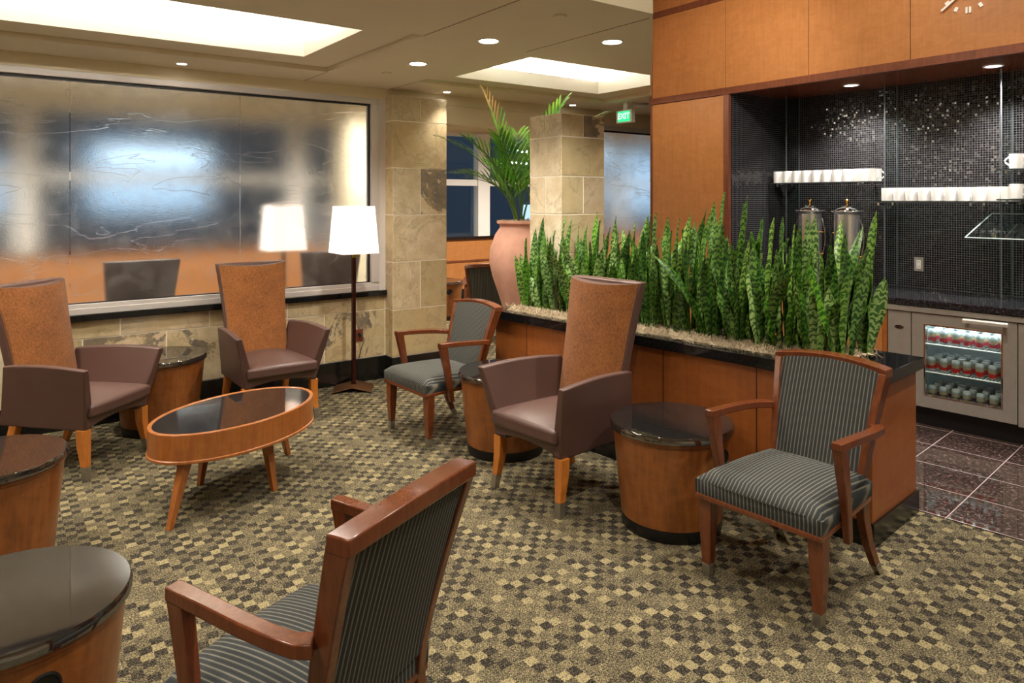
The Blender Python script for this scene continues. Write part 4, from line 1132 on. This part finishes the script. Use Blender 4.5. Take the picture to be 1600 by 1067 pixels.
# interior
b = MB(); x0, x1, y0, y1, z0, z1 = WX0 - .05, WX1 + .05, .036, .50, .19, .80
b.add([(x0, y0, z0), (x1, y0, z0), (x1, y1, z0), (x0, y1, z0), (x0, y0, z1), (x1, y0, z1), (x1, y1, z1), (x0, y1, z1)], [(0, 1, 2, 3), (4, 5, 6, 7), (2, 3, 7, 6), (0, 3, 7, 4), (1, 2, 6, 5)])
b.build('liner', plain('fridge_liner', lin(196, 206, 206), 0.4), fr, False)
b = MB(); b.box(WX0, WX1, .05, .075, .775, .795); b.build('interior_lamp', M['fridge_light'], fr, False)
SH = [.600, .396]
for z in SH:
    b = MB(); b.tube([(WX0 - .03, .045, z), (WX1 + .03, .045, z)], .005, 6); b.tube([(WX0 - .03, .44, z), (WX1 + .03, .44, z)], .004, 6)
    for k in range(26):
        x = WX0 - .025 + (WX1 - WX0 + .05) * k / 25; b.tube([(x, .045, z + .002), (x, .44, z + .002)], .0022, 5)
    b.build('wire_shelf', M['plastic_white'], fr)
b = MB(); b.lathe([(0, 0), (.030, 0), (.030, .003), (.027, .005), (0, .005)], 32, sx=1, sy=.42); b.v = [(x - .336, -z, y + .705) for x, y, z in b.v]; bd = b.build('badge', M['black'], fr)
text_mesh('badge_script', 'True', .020, M['chrome'], .0003, bd, (-.336, -.0056, .705), (R(90), 0, 0), .3)
box_obj('cabinet_body', .4, 1.6, .031, .48, .135, .826, M['steel'], fr)
box_obj('cabinet_body', -.413, WX0 - .052, .031, .48, .135, .826, M['steel'], fr)
box_obj('toe_kick', -.42, 1.6, .065, .09, .004, .134, M['black'], fr)
# cans
def can(mat):
    b = MB(); b.lathe([(0, .002), (.0215, .0), (.0245, .004), (.0265, .010), (.0265, .084), (.0225, .094), (.0222, .098), (.0205, .0985), (.020, .0955), (0, .0955)], 20)
    return b.build('beverage_can', M[mat], None, True, 0, ang=35)
protos = {m: can(m) for m in ('can_pink', 'can_red', 'can_plum')}
used = set()
RN = {0: 'front row', 1: 'second row', 2: 'third row', 3: 'rear row'}
ON = ['first', 'second', 'third', 'fourth', 'fifth', 'sixth', 'seventh']
for zi, (z, m, lab) in enumerate(((.605, 'can_pink', 'top fridge shelf'), (.401, 'can_red', 'middle fridge shelf'), (.195, 'can_plum', 'fridge floor'))):
    for row in range(4):
        for i in range(7):
            x = WX0 + .028 + i * .0755 + random.uniform(-.006, .006) + (.012 if row % 2 else 0)
            if x > WX1 + .035: continue
            p = protos[m]
            c = p if m not in used else p.copy()
            if m in used: C.objects.link(c)
            used.add(m)
            c.matrix_world = BAR @ Matrix.Translation((x, .085 + row * .082 + random.uniform(-.006, .006), z)) @ Matrix.Rotation(random.uniform(0, 6.28), 4, 'Z')
            tag(c, '%s can, %s from the left in the %s of the %s' % ({'can_pink': 'rose banded', 'can_red': 'red banded', 'can_plum': 'plum banded'}[m], ON[i], RN[row], lab), 'can', 'cans in the bar fridge')

# ------------------------------------------------------------------ bar recess: glass fins, shelves, mugs
XF = 5.97
for y, lb in ((2.90, 'vertical clear glass fin between the two long mug shelves'), (2.06, 'vertical clear glass fin right of the lower mug shelf'), (3.80, 'vertical clear glass fin at the corner end of the upper mug shelf')):
    t = thing('glass_fin', lb, 'glass panel', (0, 0, 0))
    box_obj('pane', XF, XB - .004, y - .005, y + .005, .925, SOF - .003, M['glass'], t)
    box_obj('edge', XF - .004, XF, y - .005, y + .005, .925, SOF - .003, plain('fin_edge', lin(92, 97, 102), 0.2), t)
    box_obj('edge', XB - .004, XB - .0005, y - .005, y + .005, .925, SOF - .003, bpy.data.materials['fin_edge'], t)
    box_obj('clip', XF + .03, XF + .07, y - .014, y + .014, .923, .945, M['chrome'], t, .002)
SHELVES = [(3.90, 2.86, 1.797, 'upper glass mug shelf left of the fin', 'upper left glass shelf'), (2.97, 1.98, 1.632, 'lower long glass mug shelf right of the fin', 'lower long glass shelf'),
           (2.06, 1.2, 1.866, 'upper glass shelf right of the second fin', 'upper right glass shelf'), (2.055, 1.2, 1.650, 'lower glass shelf right of the second fin', 'lower right glass shelf')]
def mug():
    t = thing('mug', 'white mug', 'mug')
    b = MB(); b.lathe([(0, 0), (.038, 0), (.043, .004), (.044, .105), (.0435, .108), (.040, .106), (.039, .012), (0, .008)], 28); b.build('cup', M['porcelain'], t, True, 0, ang=40)
    b = MB(); b.tube([(.042 + .028 * math.sin(PI * i / 8), 0, .088 - .062 * i / 8) for i in range(9)], .006, 8); b.build('handle', M['porcelain'], t)
    return t
mug0 = mug(); first = True
for si, (ya, yb_, z, lb, short) in enumerate(SHELVES):
    t = thing('glass_shelf', lb, 'shelf', (0, 0, 0))
    box_obj('plate', XF - .10, XB - .012, yb_, ya, z - .010, z, M['glass'], t)
    box_obj('front_edge', XF - .104, XF - .10, yb_, ya, z - .010, z, plain('shelf_edge', lin(60, 66, 68), 0.15), t)
    for yy in (ya - .06, yb_ + .25 if si else yb_ + .22):
        box_obj('bracket', XF - .09, XF + .0, yy - .008, yy + .008, z - .034, z - .010, M['chrome'], t, .002)
        box_obj('bracket', XB - .06, XB, yy - .008, yy + .008, z - .034, z - .010, M['chrome'], t, .002)
    rows = 2
    n = {0: 10, 1: 10, 2: 4, 3: 4}[si]
    for rw in range(rows):
        for i in range(n):
            y = {0: 3.862, 1: 2.865, 2: 1.955, 3: 1.955}[si] - i * .0955
            ang = random.uniform(-.5, .5) + R(-70)
            if si > 1: ang = R(90) + random.uniform(-.1, .1)
            pos = (XF - .035 + rw * .10, y + random.uniform(-.003, .003), z + .0005)
            lab = 'white mug, %s from the left in the %s row on the %s' % (['first', 'second', 'third', 'fourth', 'fifth', 'sixth', 'seventh', 'eighth', 'ninth', 'tenth'][i], 'front' if rw == 0 else 'rear', short)
            if first: mug0.location = pos; mug0.rotation_euler = (0, 0, ang); mug0['label'] = lab; mug0['group'] = 'white mugs on the glass shelves'; first = False
            else: dup(mug0, pos, ang, lab, 'white mugs on the glass shelves')
# slanted glass guard over the right of the counter
t = thing('sneeze_guard', 'slanted clear glass guard over the counter beside the second fin', 'glass guard', (0, 0, 0))
def slab(p, th):
    b = MB(); n_ = (Vector(p[1]) - Vector(p[0])).cross(Vector(p[3]) - Vector(p[0])).normalized() * th
    q = [tuple(Vector(x) + n_) for x in p]; b.add(p + q, [(0, 1, 2, 3), (4, 5, 6, 7), (0, 1, 5, 4), (1, 2, 6, 5), (2, 3, 7, 6), (3, 0, 4, 7)]); return b
gp = [(5.70, 2.196, 1.372), (5.70, 1.0, 1.374), (6.10, 1.0, 1.541), (6.10, 2.167, 1.541)]
slab(gp, .008).build('pane', M['glass'], t, False)
for a_, b_ in ((0, 1), (0, 3), (3, 2)):
    b = MB(); b.tube([gp[a_], gp[b_]], .0045, 6); b.build('edge', M['glass_edge'], t)
for y in (1.95, 1.35):
    b = MB(); b.tube([(6.165, y, 1.30), (5.93, y, 1.462), (5.74, y, 1.385)], .012, 8); b.build('arm', M['chrome'], t)
b = MB(); b.tube([(5.735, 2.02, 1.372), (5.735, 2.02, 1.400)], .014, 14); b.build('clamp', M['chrome'], t)

# wall outlet
t = thing('wall_outlet', 'steel duplex outlet on the black mosaic wall above the worktop', 'outlet', (XB, 2.725, 1.113))
box_obj('plate', -.006, 0, -.037, .037, -.058, .058, M['steel'], t, .002)
box_obj('receptacle', -.009, -.006, -.018, .018, -.036, .036, M['plastic_white'], t, .002)
b = MB()
for z in (-.019, .019):
    for y in (-.007, .007): b.box(-.0098, -.0088, y - .0015, y + .0015, z - .006, z + .006)
b.build('slots', M['black'], t, False)

# coffee urns
def coffee_urn(label, x, y):
    t = thing('coffee_urn', label, 'coffee urn', (x, y, .922), 0, 'steel coffee urns on the counter')
    b = MB(); b.lathe([(0, 0), (.105, 0), (.11, .012), (.098, .05), (.098, .10), (.100, .11), (.100, .60), (.112, .612), (.125, .622), (.125, .630), (0, .630)], 48); b.build('body', M['urn_steel'], t, True, 0, ang=30)
    b = MB(); b.lathe([(.10, .630), (.095, .640), (.07, .655), (.045, .664), (.04, .672), (0, .675)], 40); b.build('lid', M['chrome'], t)
    b = MB(); b.lathe([(0, .674), (.010, .675), (.007, .690), (.010, .702), (.017, .715), (.019, .722), (.014, .727), (0, .727)], 20); b.build('lid_knob', M['brass'], t)
    for sg in (-1, 1):
        b = MB(); b.tube([(0, sg * .10, .44), (0, sg * .128, .44)], .008, 8); b.tube([(0, sg * .10, .25), (0, sg * .128, .25)], .008, 8); b.build('bracket', M['brass'], t)
        b = MB(); b.tube([(0, sg * (.112 + .034 * math.sin(PI * i / 10)), .56 - .34 * i / 10) for i in range(11)], .0055, 8); b.build('handle', M['chrome'], t)
    b = MB(); b.tube([(-.10, 0, .085), (-.15, 0, .085), (-.16, 0, .06)], .011, 10); b.build('tap', M['brass'], t)
    return t
U1 = coffee_urn('steel coffee urn with brass knob, beside the corner of the bar', 5.86, 3.50)
dup(U1, (5.80, 3.13, .922), 0, 'steel coffee urn with brass knob, nearer the wall outlet')

for o in list(bpy.data.objects):
    if o.type == 'EMPTY' and not o.children and 'label' in o: print('EMPTY THING', o.name)
